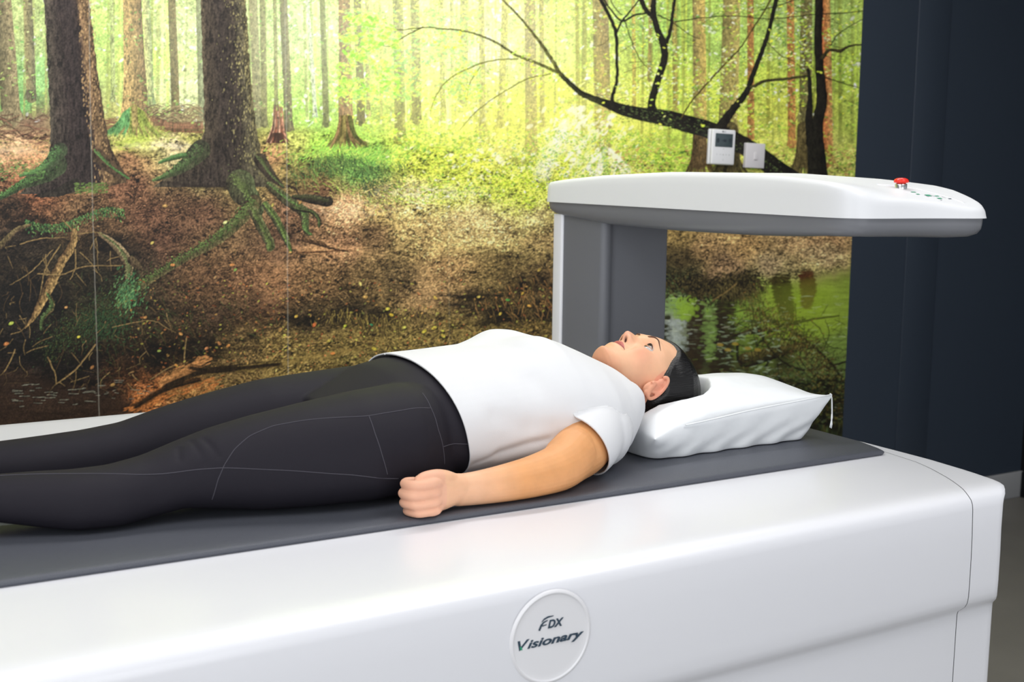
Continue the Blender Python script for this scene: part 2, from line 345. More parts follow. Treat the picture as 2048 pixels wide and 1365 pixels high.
    # grass lip
    def tuft(n,box,cols,L,ang,w=(1,1.8),al=.8):
        cols=[lin(c) for c in cols]
        for i in range(n):
            x=(box[0]+box[1])/2+rg.normal(0,.27)*(box[1]-box[0]); y=(box[2]+box[3])/2+rg.normal(0,.3)*(box[3]-box[2])+10*math.sin(x*.035); a=rg.normal(ang,.5); l=rg.uniform(*L)
            stroke([(x,y),(x+math.cos(a)*l*.55,y+math.sin(a)*l*.45),(x+math.cos(a)*l,y+math.sin(a)*l*.9+l*.12)],[rg.uniform(*w),.6],cols[rg.randint(len(cols))]*rg.uniform(.8,1.2),alpha=al)
    tuft(900,(590,800,290,322),[(150,210,85),(185,225,90),(120,185,80),(210,225,110)],(5,16),-.9)
    tuft(900,(600,790,315,352),[(80,112,62),(100,140,70),(50,72,44),(130,165,80),(60,60,38)],(7,20),1.2)
    tuft(300,(700,790,345,385),[(48,84,56),(40,56,38),(90,120,60)],(6,18),1.2)
    tuft(380,(640,860,360,408),[(160,190,80),(100,90,50),(60,55,32),(200,190,110)],(5,15),.6)
    tuft(400,(225,330,268,292),[(205,215,95),(170,190,85)],(4,12),-.2,al=.6)
    tuft(220,(-200,105,275,300),[(190,175,105),(210,190,120)],(8,22),0,al=.5)
    for k in range(90):
        t=rg.uniform(-1,1); c=lin((100,150,90)) if t+rg.normal(0,.25)<-.35 else lin(((185,200,95),(150,165,80),(170,150,95))[k%3])
        stroke(curve([(268+t*20,215+abs(t)*15),(268+t*34,248),(268+t*(58+rg.uniform(-6,14)),270+rg.uniform(-6,6))],5),[10,7,2],c*rg.uniform(.6,1.2),alpha=.8,soft=2,tex=1)
    for k in range(60):
        t=rg.uniform(-1,1)
        stroke(curve([(691+t*9,235),(691+t*20,270),(694+t*(44+rg.uniform(-4,6)),291+rg.uniform(-5,6))],5),[8,6,1.5],lin(((140,112,72),(92,96,50),(120,110,60))[k%3])*rg.uniform(.5,1.3),alpha=.85,soft=1.6,tex=1)
    # --- forest floor litter ---
    litter=[(205,150,105),(170,115,80),(120,80,56),(225,180,130),(85,58,42),(60,42,32),(190,160,100)]
    lc=[lin(c) for c in litter]
    for i in range(36000):
        x=rg.uniform(-200,1330); y=rg.uniform(320,840)
        xi,yi=int(x-MX0),int(y-MY0)
        if ground[yi,xi]<.5: continue
        b=base[yi,xi]; lum=float(b.mean())
        c=b*(rg.uniform(1.7,3.4) if rg.rand()<.45 else rg.uniform(.12,.55))
        c=c*.8+lc[rg.randint(7)]*.2*min(1,lum*6)
        near=(y-300)/500; a=rg.uniform(1.3,3.2)*(0.7+near)
        leaf(x,y,a,a*rg.uniform(.22,.5),rg.normal(-.15,.6),c,rg.uniform(.35,.95))
    for i in range(2600):   # twigs
        x=rg.uniform(-200,1330); y=rg.uniform(340,830); b=base[int(y-MY0),int(x-MX0)]
        a=rg.normal(-.25,.7); l=rg.uniform(5,20)
        k=rg.uniform(1.6,2.8) if rg.rand()<.5 else rg.uniform(.1,.4)
        stroke([(x,y),(x+math.cos(a)*l*.5,y+math.sin(a)*l*.5+rg.uniform(-2,2)),(x+math.cos(a)*l,y+math.sin(a)*l)],rg.uniform(.9,1.8),b*k,alpha=.7)
    # sunlit print patches on the litter
    for (x,y,rx,ry,c,al) in [(690,420,80,16,(250,215,165),.5),(640,500,70,12,(225,170,115),.4),(560,545,50,14,(215,160,110),.3),(930,470,80,40,(225,190,120),.3),(855,585,22,60,(235,190,130),.38),(1000,430,120,22,(230,205,140),.32),(860,385,90,14,(250,235,190),.5),(30,300,90,10,(240,205,165),.5),(330,292,60,6,(248,235,200),.6),(540,570,26,50,(225,165,115),.25)]:
        d=((XX-x)/rx)**2+((YY-y)/ry)**2
        mixm(np.exp(-d)*al*np.clip((fbm(9,5,3,seed=int(x)+99)-.36)*4.5,0,1),lin(c))
    # undercut bank, dark
    for P,w in [([(560,650),(640,640),(720,632),(800,636),(880,632)],26),([(900,610),(980,590),(1050,570),(1122,560)],30),([(960,640),(1040,625),(1122,625)],36),([(300,700),(400,690),(470,680),(520,668)],40),([(230,740),(300,740),(350,720)],60),([(20,660),(120,700),(220,720)],80),([(20,430),(60,450)],60),([(60,560),(120,600)],70),([(200,470),(240,500)],34)]:
        Q=curve(P,8)
        for k in range(60):
            q=Q[rg.randint(len(Q))]; leaf(q[0]+rg.normal(0,w*.5),q[1]+rg.normal(0,w*.3),rg.uniform(6,20),rg.uniform(3,9),rg.normal(-.2,.3),lin((22,18,14)),rg.uniform(.2,.6))
    dm=sstep(430,520,YY+.10*(XX-100))*sstep(330,215,XX+.35*(YY-600)*.6)*(YY<790)
    C*=(1-dm*.55*np.clip(fbm(34,22,4,seed=66)*2.2-.35,0,1))[...,None]
    dn=np.exp(-((XX-395)/120)**2-((YY-700)/34)**2)+np.exp(-((XX-600)/90)**2-((YY-640)/20)**2)*.8+np.exp(-((XX-300)/80)**2-((YY-660)/60)**2)*.7+np.exp(-((XX-1075)/70)**2-((YY-575)/40)**2)
    C*=(1-np.clip(dn,0,1)*.6*np.clip(fbm(22,12,4,seed=67)*2.4-.4,0,1))[...,None]
    for i in range(240):
        x=rg.uniform(-150,340); y=rg.uniform(465,790); a=rg.normal(1.5,.9); l=rg.uniform(10,46)
        if x>260 and y<600: continue
        k=rg.rand()
        stroke(curve([(x,y),(x+math.cos(a)*l*.5+rg.normal(0,5),y+math.sin(a)*l*.5),(x+math.cos(a)*l,y+math.sin(a)*l)],5),[rg.uniform(.8,2.2),.8],lin((150,124,80) if k<.4 else (92,72,46) if k<.75 else (20,17,14)),alpha=rg.uniform(.4,.85))
    # hanging rootlets
    tuft(420,(640,880,620,650),[(150,130,70),(90,75,42),(40,34,22)],(8,20),1.5)
    tuft(300,(960,1122,560,640),[(110,88,50),(60,46,28),(160,120,70)],(8,24),1.3)
    tuft(500,(100,520,560,740),[(60,50,32),(90,72,44),(34,30,22),(70,80,44)],(8,26),1.1,al=.6)
    # --- two great trunks ---
    def trunk(xs,yl,yr,cols,seed):
        # xs rows y; yl/yr left and right edges
        ys=np.array(xs,float); y=YY[:,0]
        L=np.interp(y,ys,yl)+(fbm(9,9,3,seed=seed)[:,50]-.5)*5; R=np.interp(y,ys,yr)+(fbm(9,9,3,seed=seed+1)[:,80]-.5)*5
        inside=(y<=ys[-1])
        t=(XX-L[:,None])/np.maximum(R-L,1)[:,None]
        m=np.clip((XX-L[:,None])/1.5+.5,0,1)*np.clip((R[:,None]-XX)/1.5+.5,0,1)*inside[:,None]
        ts=[c[0] for c in cols]; cc=np.array([lin(c[1]) for c in cols])
        tw=np.clip(t,0,1)+(fbm(14,40,3,seed=seed+2)-.5)*.12
        col=np.stack([np.interp(tw,ts,cc[:,i]) for i in range(3)],-1)
        bark=fbm(4,16,4,seed=seed+3); bark=(bark-bark.mean())/bark.std(); fine=fbm(2.2,3,2,seed=seed+4); fine=(fine-fine.mean())/fine.std()
        col=col*np.clip(1+bark*.30+fine*.24,.25,2.6)[...,None]
        nonlocal C
        C=C*(1-m[...,None])+col*m[...,None]
        return t,m
    trunk([-160,0,100,200,270,310,340,365,388],[84,88,93,98,101,98,84,62,40],[174,178,190,203,214,228,246,254,150],
          [(0,(78,72,60)),(.12,(66,58,50)),(.35,(52,43,40)),(.6,(46,38,36)),(.72,(54,43,38)),(.8,(120,95,68)),(.9,(98,78,54)),(1,(70,56,42))],200)
    trunk([-160,0,100,200,260,290,320,345,366,374],[398,401,404,407,408,400,372,345,318,306],[488,492,497,505,513,520,522,532,545,552],
          [(0,(88,78,60)),(.1,(64,55,44)),(.4,(52,44,38)),(.7,(56,48,40)),(.88,(82,76,58)),(1,(98,90,62))],230)
    for k in range(520):
        y=rg.uniform(-160,370); x=np.interp(y,[-160,200,290,370],[180,199,215,225])-rg.uniform(0,34); leaf(x,y,rg.uniform(1,2.2),rg.uniform(1.5,4.5),0,lin((196,160,112))*rg.uniform(.5,1.1),rg.uniform(.3,.8))
    for k in range(620):
        y=rg.uniform(-160,360); x=np.interp(y,[-160,200,290,370],[486,500,512,540])-abs(rg.normal(0,22)); leaf(x,y,rg.uniform(.9,1.8),rg.uniform(1.4,4),0,lin((178,166,112))*rg.uniform(.4,1.1),rg.uniform(.2,.7))
    # right flare of trunk one, and mossy toes
    def toe(P,W,c1,c2,moss=None):
        stroke(curve(P,9,.5),W,lin(c1),lin(c2),soft=1.8,tex=1.1)
        if moss:
            Q=curve(P,14); Wq=np.interp(np.linspace(0,1,len(Q)),np.linspace(0,1,len(W)),W)
            for i in range(int(len(Q)*16)):
                k=rg.randint(len(Q)); q=Q[k]; d_=rg.normal(0,.3); leaf(q[0]+d_*Wq[k]*.7,q[1]+(d_-.12)*Wq[k]*.9*.6-abs(rg.normal(0,Wq[k]*.1)),rg.uniform(1.,2.6),rg.uniform(.6,1.4),rg.normal(.6,.8),lin(moss)*(.25+1.2*max(0,.5-d_)*rg.uniform(.3,1.5)),rg.uniform(.3,.85))
    toe([(195,310),(220,335),(246,352),(258,358)],[26,22,12,3],(86,68,50),(64,52,38),(92,130,72))
    toe([(110,330),(84,352),(40,372),(0,395),(-40,402)],[46,30,16,10,4],(62,72,48),(46,44,34),(94,132,74))
    toe([(120,300),(96,330),(70,345),(40,352)],[30,22,12,4],(70,80,56),(52,56,42),(100,140,82))
    toe([(150,370),(110,386),(70,392)],[26,16,5],(52,46,38),(40,36,30),None)
    for k in range(200): leaf(rg.uniform(150,215),rg.uniform(366,388),rg.uniform(2,4),rg.uniform(1,2),0,lin((105,130,66))*rg.uniform(.5,1.2),.6)
    for k in range(260): leaf(rg.uniform(-20,90),rg.normal(338,10),rg.uniform(2,5),rg.uniform(1,2),0,lin((110,150,80))*rg.uniform(.5,1.2),.5)
    toe([(400,300),(372,328),(340,348),(306,362)],[40,26,14,4],(70,74,50),(50,48,38),(98,124,72))
    toe([(372,310),(345,316),(318,326)],[12,10,4],(70,80,50),(50,50,38),(100,140,80))
    stroke(curve([(318,362),(380,371),(450,376),(520,368)],6),[3,7,8,5],lin((40,32,26)),soft=5,alpha=.7)
    toe([(520,320),(540,350),(566,374)],[26,20,6],(70,60,46),(50,42,34),(92,104,62))
    # roots
    R1=(92,94,58);R2=(54,46,34)
    toe([(480,366),(486,384),(500,400),(512,420)],[56,50,40,30],(84,92,60),(58,52,38),(98,112,62))
    toe([(508,405),(488,430),(460,458),(420,488),(370,515),(310,552),(262,585),(236,612)],[30,26,23,20,17,16,20,12],(98,90,58),(60,50,36),(96,118,62))
    toe([(505,420),(520,450),(540,490),(536,500)],[18,20,18,6],(104,108,68),(62,56,40),(94,108,58))
    toe([(530,410),(552,440),(570,475),(582,504)],[14,16,13,5],(98,108,64),(58,56,40),(98,118,60))
    toe([(540,372),(575,402),(606,425),(612,462),(622,470)],[16,22,20,12,5],(94,96,62),(54,46,34),(96,122,66))
    toe([(590,418),(622,424),(637,438),(638,454)],[8,9,8,3],(52,48,36),(36,30,24),(80,88,52))
    toe([(588,394),(620,398),(656,404)],[8,18,20],(58,52,40),(36,30,24),(76,78,50))
    toe([(605,480),(640,488),(660,496),(700,505)],[8,9,5,2],(96,70,46),(50,36,26),None)
    toe([(592,506),(640,504),(700,500)],[3,4,2],(130,92,60),(80,55,38),None)
    toe([(575,372),(590,378),(598,392)],[4,5,2],(66,52,38),(40,30,24),None)
    # left bank: overhanging moss, pale bare roots
    for k in range(900):
        t=rg.rand(); x=50+t*200; y=440+20*math.sin(t*5)-14*math.sin(t*3.1)+abs(rg.normal(0,9)); 
        leaf(x,y,rg.uniform(1.2,4),rg.uniform(.6,1.5),rg.normal(1.1,.5),rg.uniform(.3,1.1)*lin(((78,128,76),(112,160,88),(48,80,54),(140,178,104))[k%4])*rg.uniform(.5,1.1),rg.uniform(.4,.9))
    toe([(148,462),(144,490),(120,530),(100,570),(84,600),(70,630),(50,656)],[10,15,16,20,16,11,3],(172,140,88),(86,64,42),None)
    toe([(200,468),(232,492),(248,512),(258,535),(255,555)],[8,15,19,16,10],(150,130,96),(92,76,54),(110,116,74))
    toe([(262,520),(276,535),(282,552)],[16,14,9],(88,74,52),(58,46,34),None)
    toe([(-60,520),(0,492),(30,462),(60,450)],[12,14,9,6],(124,108,72),(66,52,38),None)
    toe([(96,590),(104,612),(84,640),(82,660)],[8,9,6,3],(120,104,66),(62,52,36),(84,104,60))
    for P,w in [([(40,489),(80,478),(135,475)],2.5),([(76,548),(120,550),(170,534),(245,532)],3),([(120,490),(90,540),(80,590)],3),([(150,500),(150,535),(140,560)],3),([(105,500),(60,545),(20,570)],2),([(160,505),(180,525),(195,545)],1.8),([(150,470),(190,465),(205,470)],2.4),([(125,440),(148,466),(158,480)],3),([(190,690),(150,740),(110,770),(95,790)],3.5),([(225,655),(290,642),(318,645)],2.4),([(300,760),(340,735),(360,728)],2.4),([(95,715),(110,750),(112,768)],3),([(372,675),(368,715),(368,735)],3),([(30,700),(10,740),(-20,770)],3),([(180,500),(192,480),(196,540)],1.5),([(90,510),(94,550),(88,540)],2)]:
        stroke(curve(P,8,.4),[w,w*.8,w*.5],lin((165,138,88)),lin((90,70,46)),alpha=.9)
    # mossy slope
    for k in range(3000):
        t=rg.rand(); x=285-t*190+rg.normal(0,20); y=560+t*140+rg.normal(0,20)
        d=math.exp(-((x-250)/22)**2-((y-590)/26)**2)
        c=((62,68,38),(46,52,32),(80,90,48),(58,88,54))[rg.randint(4)]
        leaf(x,y,rg.uniform(1.2,3.2),rg.uniform(.6,1.3),rg.normal(-1,.5),lin(c)*rg.uniform(.15,1.15)*(1+d),rg.uniform(.25,.75))
    for k in range(420):
        x=rg.normal(256,13); y=rg.normal(590,18); leaf(x,y,rg.uniform(2,5),rg.uniform(.8,1.6),rg.normal(-1.1,.3),lin(((84,138,86),(60,100,66),(116,158,98))[k%3])*rg.uniform(.6,1.1),rg.uniform(.4,.9))
    for k in range(500):
        x=rg.normal(215,26); y=rg.normal(650,22); leaf(x,y,rg.uniform(2,5),rg.uniform(.8,1.6),rg.normal(-.9,.3),lin((54,86,52))*rg.uniform(.4,1.0),rg.uniform(.3,.7))
    # still water lower left
    mw=sstep(-12,10,YY-np.interp(XX[0],[-200,0,60,120,200,262,300],[735,745,752,775,780,800,840])[None,:])*(XX<300)
    mixm(mw*.8,lin((50,36,27))); C*=(1+mw*((fbm(60,7,4,seed=77)-.5)*1.0))[...,None]
    for k in range(60): 
        x=rg.uniform(20,330); y=rg.normal(785,12); stroke([(x,y),(x+rg.uniform(4,22),y+rg.uniform(-2,2))],1.2,lin((150,150,130)),alpha=.5)
    # orange sandbar
    for P,w,c in [([(262,822),(300,800),(345,778),(430,765)],[22,26,20,8],(196,122,64)),([(330,768),(360,748),(412,718)],[12,14,10],(200,140,84)),([(480,740),(600,720),(720,700)],[10,14,8],(150,126,70))]:
        Q=curve(P,10)
        for k in range(300):
            i=rg.randint(len(Q)); leaf(Q[i][0]+rg.normal(0,8),Q[i][1]+rg.normal(0,w[1]*.3),rg.uniform(4,12),rg.uniform(1,2.6),rg.normal(-.35,.12),lin(c)*rg.uniform(.6,1.25),rg.uniform(.3,.7))
    for P in [([(270,815),(330,780),(400,760)]),([(380,735),(430,742),(490,735),(560,728)]),([(330,772),(400,745),(470,735)])]:
        for k in range(30): 
            Q=curve(P,6)+rg.normal(0,3,2); stroke(Q,rg.uniform(1.5,4),lin((40,30,20)),alpha=.28,soft=2,tex=1)
    # big fallen leaves
    BL=[(22,647,(190,205,90)),(12,688,(205,130,75)),(157,674,(215,200,75)),(184,735,(150,105,62)),(132,615,(200,150,90)),(225,770,(165,130,75)),(318,702,(150,165,80)),(352,731,(215,145,75)),(361,668,(205,150,85)),(290,635,(190,140,80)),(438,687,(180,125,75)),(456,692,(200,140,75)),(413,697,(190,125,80)),(470,540,(130,160,80)),
        (628,650,(200,110,60)),(592,633,(215,175,80)),(690,652,(190,195,70)),(775,618,(220,200,80)),(782,630,(200,170,60)),(742,650,(60,120,80)),(868,656,(225,205,85)),(808,655,(215,205,95)),(848,663,(220,200,80)),(885,662,(200,190,80)),(886,672,(205,190,80)),(657,682,(190,170,80)),(748,698,(200,180,70)),(665,707,(200,130,65)),(1015,600,(90,150,70)),(957,594,(205,180,90)),(870,596,(205,170,80)),(1044,587,(200,170,70)),(1058,612,(200,150,70)),(1000,628,(210,180,75)),(1078,540,(190,160,80)),(720,568,(210,190,110)),(730,594,(200,160,90)),(560,660,(180,140,80)),(345,530,(205,140,80)),(330,412,(190,150,90)),(545,410,(190,175,90)),(600,405,(180,140,80)),(450,445,(200,200,130)),(304,486,(190,170,90)),(464,530,(190,130,75)),(580,505,(190,150,85)),(430,555,(190,150,100))]
    for x,y,c in BL:
        a=rg.uniform(4,6.5); an=rg.normal(-.2,.6)
        leaf(x+1,y+2,a,a*.6,an,lin((20,16,12)),.6); leaf(x,y,a,a*.6,an,lin(c)*.95,1.); leaf(x-1,y-1,a*.5,a*.2,an,lin(c)*1.25,.6)
    for i in range(520):
        x=rg.uniform(250,1125); y=rg.uniform(560,735); b=float(base[int(y-MY0),int(x-MX0)].mean())
        c=lin(((205,160,90),(200,190,90),(190,125,75),(150,150,80),(170,100,60))[i%5])*min(1.,.35+b*5)
        a=rg.uniform(1.8,3.8); leaf(x,y,a,a*.55,rg.normal(-.2,.6),c,rg.uniform(.6,1))
    # --- right side: bank and stream ---
    for k in range(4200):
        x=rg.uniform(1318,1720); y=rg.uniform(455,600); 
        if water[int(y-MY0),int(x-MX0)]>.5: continue
        b=base[int(y-MY0),int(x-MX0)]; a=rg.uniform(1.2,4)
        leaf(x,y,a,a*rg.uniform(.25,.5),rg.normal(0,.3),b*(rg.uniform(1.3,1.9) if rg.rand()<.5 else rg.uniform(.2,.6)),rg.uniform(.3,.9))
    rip=fbm(30,5,4,seed=91)
    C*=(1+water*((rip-.5)*.9))[...,None]
    for P,w,c in [([(1560,560),(1568,600),(1575,640)],[34,30,14],(66,58,24)),([(1612,552),(1616,580),(1612,610)],[24,22,10],(92,56,30)),([(1392,600),(1392,680),(1386,760)],[28,34,20],(58,46,28)),([(1450,600),(1446,680),(1440,760)],[34,44,36],(52,42,26)),([(1334,640),(1332,690)],[6,9],(60,62,36))]:
        Q=curve(P,10)
        for k in range(620):
            i=rg.randint(len(Q)); ww=np.interp(i/len(Q),np.linspace(0,1,len(w)),w)
            leaf(Q[i][0]+rg.uniform(-ww,ww)*.5,Q[i][1]+rg.normal(0,5),rg.uniform(4,11),rg.uniform(1.2,3.5),rg.uniform(-.1,.1),lin(c)*rg.uniform(.6,1.1),rg.uniform(.35,.8))
    for k in range(260): leaf(rg.normal(1352,9)+8*math.sin(k),rg.uniform(640,740),rg.uniform(2,8),rg.uniform(1.5,5),0,lin((190,200,190))*rg.uniform(.6,1.05),.45)
    for k in range(240): leaf(rg.normal(1420,7),rg.uniform(590,720),rg.uniform(3,9),rg.uniform(1.5,4),0,lin((130,160,80))*rg.uniform(.6,1.2),.5)
    for k in range(90): leaf(rg.normal(1370,12),rg.uniform(595,640),rg.uniform(3,8),rg.uniform(3,8),0,lin((150,185,60)),.5)
    for k in range(420):
        x=rg.uniform(1325,1700); y=rg.uniform(590,860); stroke([(x,y),(x+rg.uniform(4,18),y+rg.uniform(-3,3))],rg.uniform(.8,1.6),lin(((190,205,170),(225,230,190),(40,40,24),(150,180,60))[k%4]),alpha=.5)
    # clump on the bank
    for k in range(2600):
        x=rg.normal(1432,66); y=rg.normal(574,13)+8*math.sin(x*.045)+abs(x-1440)*.02
        if x>1530: continue
        leaf(x,y,rg.uniform(2,5),rg.uniform(1,2.4),rg.uniform(0,3),lin(((30,26,16),(58,50,30),(90,78,44),(22,20,14))[k%4]),rg.uniform(.5,.95))
    tuft(260,(1440,1525,560,590),[(30,26,16),(70,60,34),(110,98,56)],(8,20),1.2)
    stroke(curve([(1424,602),(1450,585),(1472,568)],5),3,lin((120,100,58)))
    # logs and twigs in the stream
    toe([(1466,672),(1500,664),(1535,658)],[5,10,9],(62,46,26),(28,20,14),None)
    toe([(1490,722),(1540,708),(1604,692)],[30,24,14],(86,76,38),(30,24,16),(110,104,50))
    toe([(1600,845),(1630,828),(1665,838),(1690,850)],[9,10,9,8],(110,108,48),(44,40,22),None)
    toe([(1620,860),(1640,820),(1660,812)],[6,7,5],(84,84,38),(40,36,20),None)
    dk=lin((34,28,18))
    for P,w in [([(1505,615),(1508,640),(1520,670),(1555,715),(1600,740),(1650,735),(1695,722)],[2.5,4]),([(1516,620),(1540,640),(1570,652),(1620,640),(1676,632)],[8,3]),([(1535,665),(1570,650),(1610,638)],[6,3]),([(1590,610),(1592,640),(1600,655)],[2,2]),([(1540,640),(1580,660),(1620,690),(1660,725),(1690,770)],[9,4]),([(1650,640),(1658,670),(1645,700)],[1.6,1.6]),([(1620,640),(1640,660),(1655,690),(1685,700)],[2,1.4]),([(1474,690),(1476,720),(1495,735)],[6,4]),([(1560,760),(1600,800),(1660,790)],[8,5]),([(1640,760),(1680,800),(1700,830)],[14,8]),([(1670,640),(1690,650)],[1.4,1]),([(1610,690),(1600,720),(1640,760)],[3,2]),([(1530,735),(1540,720),(1556,712)],[5,3]),([(1600,870),(1650,850),(1700,868)],[14,8])]:
        stroke(curve(P,8,.5),w,dk,alpha=.95,tex=1)
    for k in range(3200):
        t=rg.rand(); x=1500+t*190+rg.normal(0,16); y=625+t*190+rg.normal(0,20)-40*math.sin(t*3)
        c=((34,30,18),(80,66,34),(130,96,46),(60,70,32),(150,150,80))[rg.randint(5)]
        leaf(x,y,rg.uniform(1.2,3.4),rg.uniform(.8,2),rg.uniform(0,3),lin(c),rg.uniform(.4,.9))
    for k in range(2200):
        x=rg.uniform(1440,1700); y=rg.uniform(735,880); c=((26,24,14),(40,36,20),(62,56,28),(110,100,46),(60,74,40),(100,120,70))[rg.randint(6)]
        leaf(x,y,rg.uniform(2,7),rg.uniform(1,2.6),rg.normal(.2,.6),lin(c),rg.uniform(.3,.8))
    for k in range(150):
        t=rg.rand(); x=1480+t*205+rg.normal(0,22); y=640+t*170+rg.normal(0,30); a=rg.normal(.5,1.2); l=rg.uniform(10,46)
        stroke(curve([(x,y),(x+math.cos(a)*l*.5+rg.normal(0,4),y+math.sin(a)*l*.5),(x+math.cos(a)*l,y+math.sin(a)*l)],4),[rg.uniform(1,3),.8],lin(((26,22,14),(40,32,20),(96,82,44))[k%3]),alpha=.85)
    for k in range(700):
        x=rg.uniform(1560,1700); y=rg.uniform(760,880); leaf(x,y,rg.uniform(3,9),rg.uniform(1,3),rg.normal(.1,.6),lin((20,20,12)),rg.uniform(.3,.8))
    for k in range(260):
        x=rg.uniform(1440,1560); y=rg.uniform(640,760); leaf(x,y,rg.uniform(3,10),rg.uniform(1,2.4),rg.normal(0,.25),lin(((30,32,18),(170,190,150),(60,70,30))[k%3]),rg.uniform(.3,.7))
    g=np.exp(-((XX-1620)/90)**2-((YY-605)/50)**2)*.35*water
    mixm(g,lin((168,190,58)))
    tuft(120,(1580,1695,640,760),[(34,28,18),(60,48,28)],(10,30),-.6,(.8,1.4))
    for (x,y) in [(1440,690),(1455,700),(1495,697),(1515,700),(1470,688)]: leaf(x,y,8,4,.1,lin((175,150,60)),.8)
    # feet of right trunks
    for (x,y,w,c) in [(1399,262,28,(95,76,46)),(1458,265,38,(88,78,46)),(1606,260,26,(100,88,52))]:
        stroke([(x,y-4),(x,y+30),(x-1,y+60)],[w*.98,w*1.05,w*1.25],lin(c)*1.3,lin(c)*.55,soft=2,tex=1.4)
        for k in range(26):
            t=rg.uniform(-1,1); stroke(curve([(x+t*w*.3,y+22),(x+t*w*.55,y+56),(x+t*w*1.15,y+88)],4),[8,6,3],lin(c)*rg.uniform(.4,1.2),alpha=.8,soft=2,tex=1)
    # --- big leaning branch ---
    bd=lin((34,32,24)); bd2=lin((24,20,16)); mid=lin((84,84,48))
    def br(P,w,c=bd,c2=bd2,al=1.,j=.4): stroke(curve(P,9,j),w,c,c2,alpha=al,soft=1.2,tex=.9)
    br([(1760,470),(1640,400),(1560,345),(1500,300),(1440,268),(1380,250),(1330,236),(1280,228),(1240,218),(1200,203)],[44,42,40,36,34,34,32,26,22,14])
    br([(1200,203),(1160,185),(1130,158),(1115,143)],[14,11,9,8],lin((60,62,34)),bd)
    br([(1122,150),(1090,100),(1060,60),(1030,25),(995,-10),(950,-60)],[8,7,5,4,3,2],lin((88,84,40)),lin((60,58,30)),.9)
    br([(1115,145),(1070,125),(1035,112),(1000,90),(970,75),(930,63),(880,57),(850,55),(800,60),(770,54)],[7,5.5,5,4.5,4,3.4,3,2.4,2,1.6],lin((92,92,42)),lin((66,66,32)),.9)
    br([(845,55),(810,72),(780,92),(762,90)],[3,2.5,2,1],lin((92,90,44)),bd,.85)
    br([(1035,118),(980,122),(930,140),(890,165),(868,200),(860,228)],[3.4,3,3,2.4,2,1],lin((130,132,52)),lin((90,90,40)),.85)
    br([(960,135),(940,165),(932,200)],[2.4,2,1],lin((130,132,52)),lin((90,90,40)),.8)
    br([(1100,148),(1050,160),(990,195),(950,225),(920,260)],[3,2.6,2,2,1],lin((120,120,50)),lin((90,90,40)),.85)
    # risers
    br([(1228,215),(1224,195),(1233,160),(1233,110),(1230,60),(1212,20),(1195,-10),(1170,-60)],[9,7,6,6,7,7,8,8])
    br([(1233,65),(1245,40),(1270,10),(1290,-20)],[4,4,3,3])
    br([(1243,30),(1225,10),(1215,-20)],[2.4,2,2])
    br([(1306,228),(1303,205),(1312,170),(1328,120),(1325,85),(1313,55),(1306,20),(1308,-20),(1310,-160)],[20,15,14,14,14,12,11,10,9])
    br([(1306,35),(1290,18),(1280,-5),(1260,-40)],[9,9,10,10])
    br([(1330,95),(1340,60),(1346,20),(1352,-30),(1356,-160)],[8,7,6,6,5])
    br([(1440,255),(1465,220),(1492,185),(1505,150),(1525,100),(1540,50),(1552,0),(1570,-70)],[20,15,12,10,9,8,9,8],bd,bd2)
    br([(1362,236),(1385,200),(1420,160),(1455,122),(1480,95),(1510,50),(1535,10),(1552,-30)],[2.5,3,3.5,3.5,3,3,3,3],lin((92,80,36)),lin((60,52,26)))
    br([(1503,175),(1530,162),(1570,158),(1612,152)],[7,6,5.5,5],lin((84,80,40)),bd)
    br([(1633,360),(1628,300),(1618,240),(1620,190),(1616,140)],[34,30,16,9,7])
    br([(1644,360),(1634,260),(1643,200),(1638,130),(1636,60),(1638,0),(1640,-160)],[26,22,22,17,16,16,15])
    br([(1645,115),(1658,100),(1680,102),(1700,92),(1740,88)],[8,6,7,4,3],lin((70,62,32)),bd)
    br([(1650,155),(1680,165),(1730,180)],[3,2,1.5])
    br([(1658,95),(1680,65),(1740,30)],[2.4,2,1.4])
    br([(1645,28),(1690,26),(1740,20)],[2.4,2,1.6])
    br([(1350,44),(1400,36),(1470,32),(1540,38),(1636,28)],[2.6,2,1.8,2,2])
    br([(1315,30),(1345,45),(1380,70),(1400,78)],[3,2,1.6,1])
    br([(1200,-10),(1240,40),(1270,30),(1300,26)],[3,4,4,3])
    br([(1248,38),(1262,80),(1280,120),(1306,145)],[2.2,2,1.8,1])
    br([(1535,85),(1560,110),(1590,125),(1615,150)],[2,1.8,1.6,1.4],lin((90,84,40)),bd)
    br([(1520,20),(1560,10),(1600,-5)],[2,2,2])
    for k in range(70):
        x=rg.uniform(1180,1720); y=rg.uniform(-150,220); a=rg.uniform(-1,1); l=rg.uniform(14,50)
        br([(x,y),(x+l*.5,y+a*l*.3+rg.uniform(-4,4)),(x+l,y+a*l*.7)],[1.5,.9],bd,bd2,.65)
    for k in range(420):
        Q=curve([(1560,345),(1500,300),(1440,268),(1380,250),(1330,236),(1280,228),(1240,218)],10); q=Q[rg.randint(len(Q))]
        leaf(q[0]+rg.normal(0,5),q[1]+rg.normal(0,9),rg.uniform(1.2,4),rg.uniform(.8,2),.3,lin(((70,82,48),(96,112,64),(14,12,10))[k%3]),.6)
    # leaf sprays in front of the branches
    leaves(800,(1180,1740,40,260),Ycol[:4]+[(190,220,90)],(2,4.5),cl(.9,3.5),(.6,.95))
    leaves(700,(840,1120,60,220),Ycol,(2,5),cl(.5,3),(.5,.9))
    leaves(900,(672,800,30,190),[(185,228,90),(150,210,85),(205,238,110)],(3,7),cl(.1,3),(.5,.95))
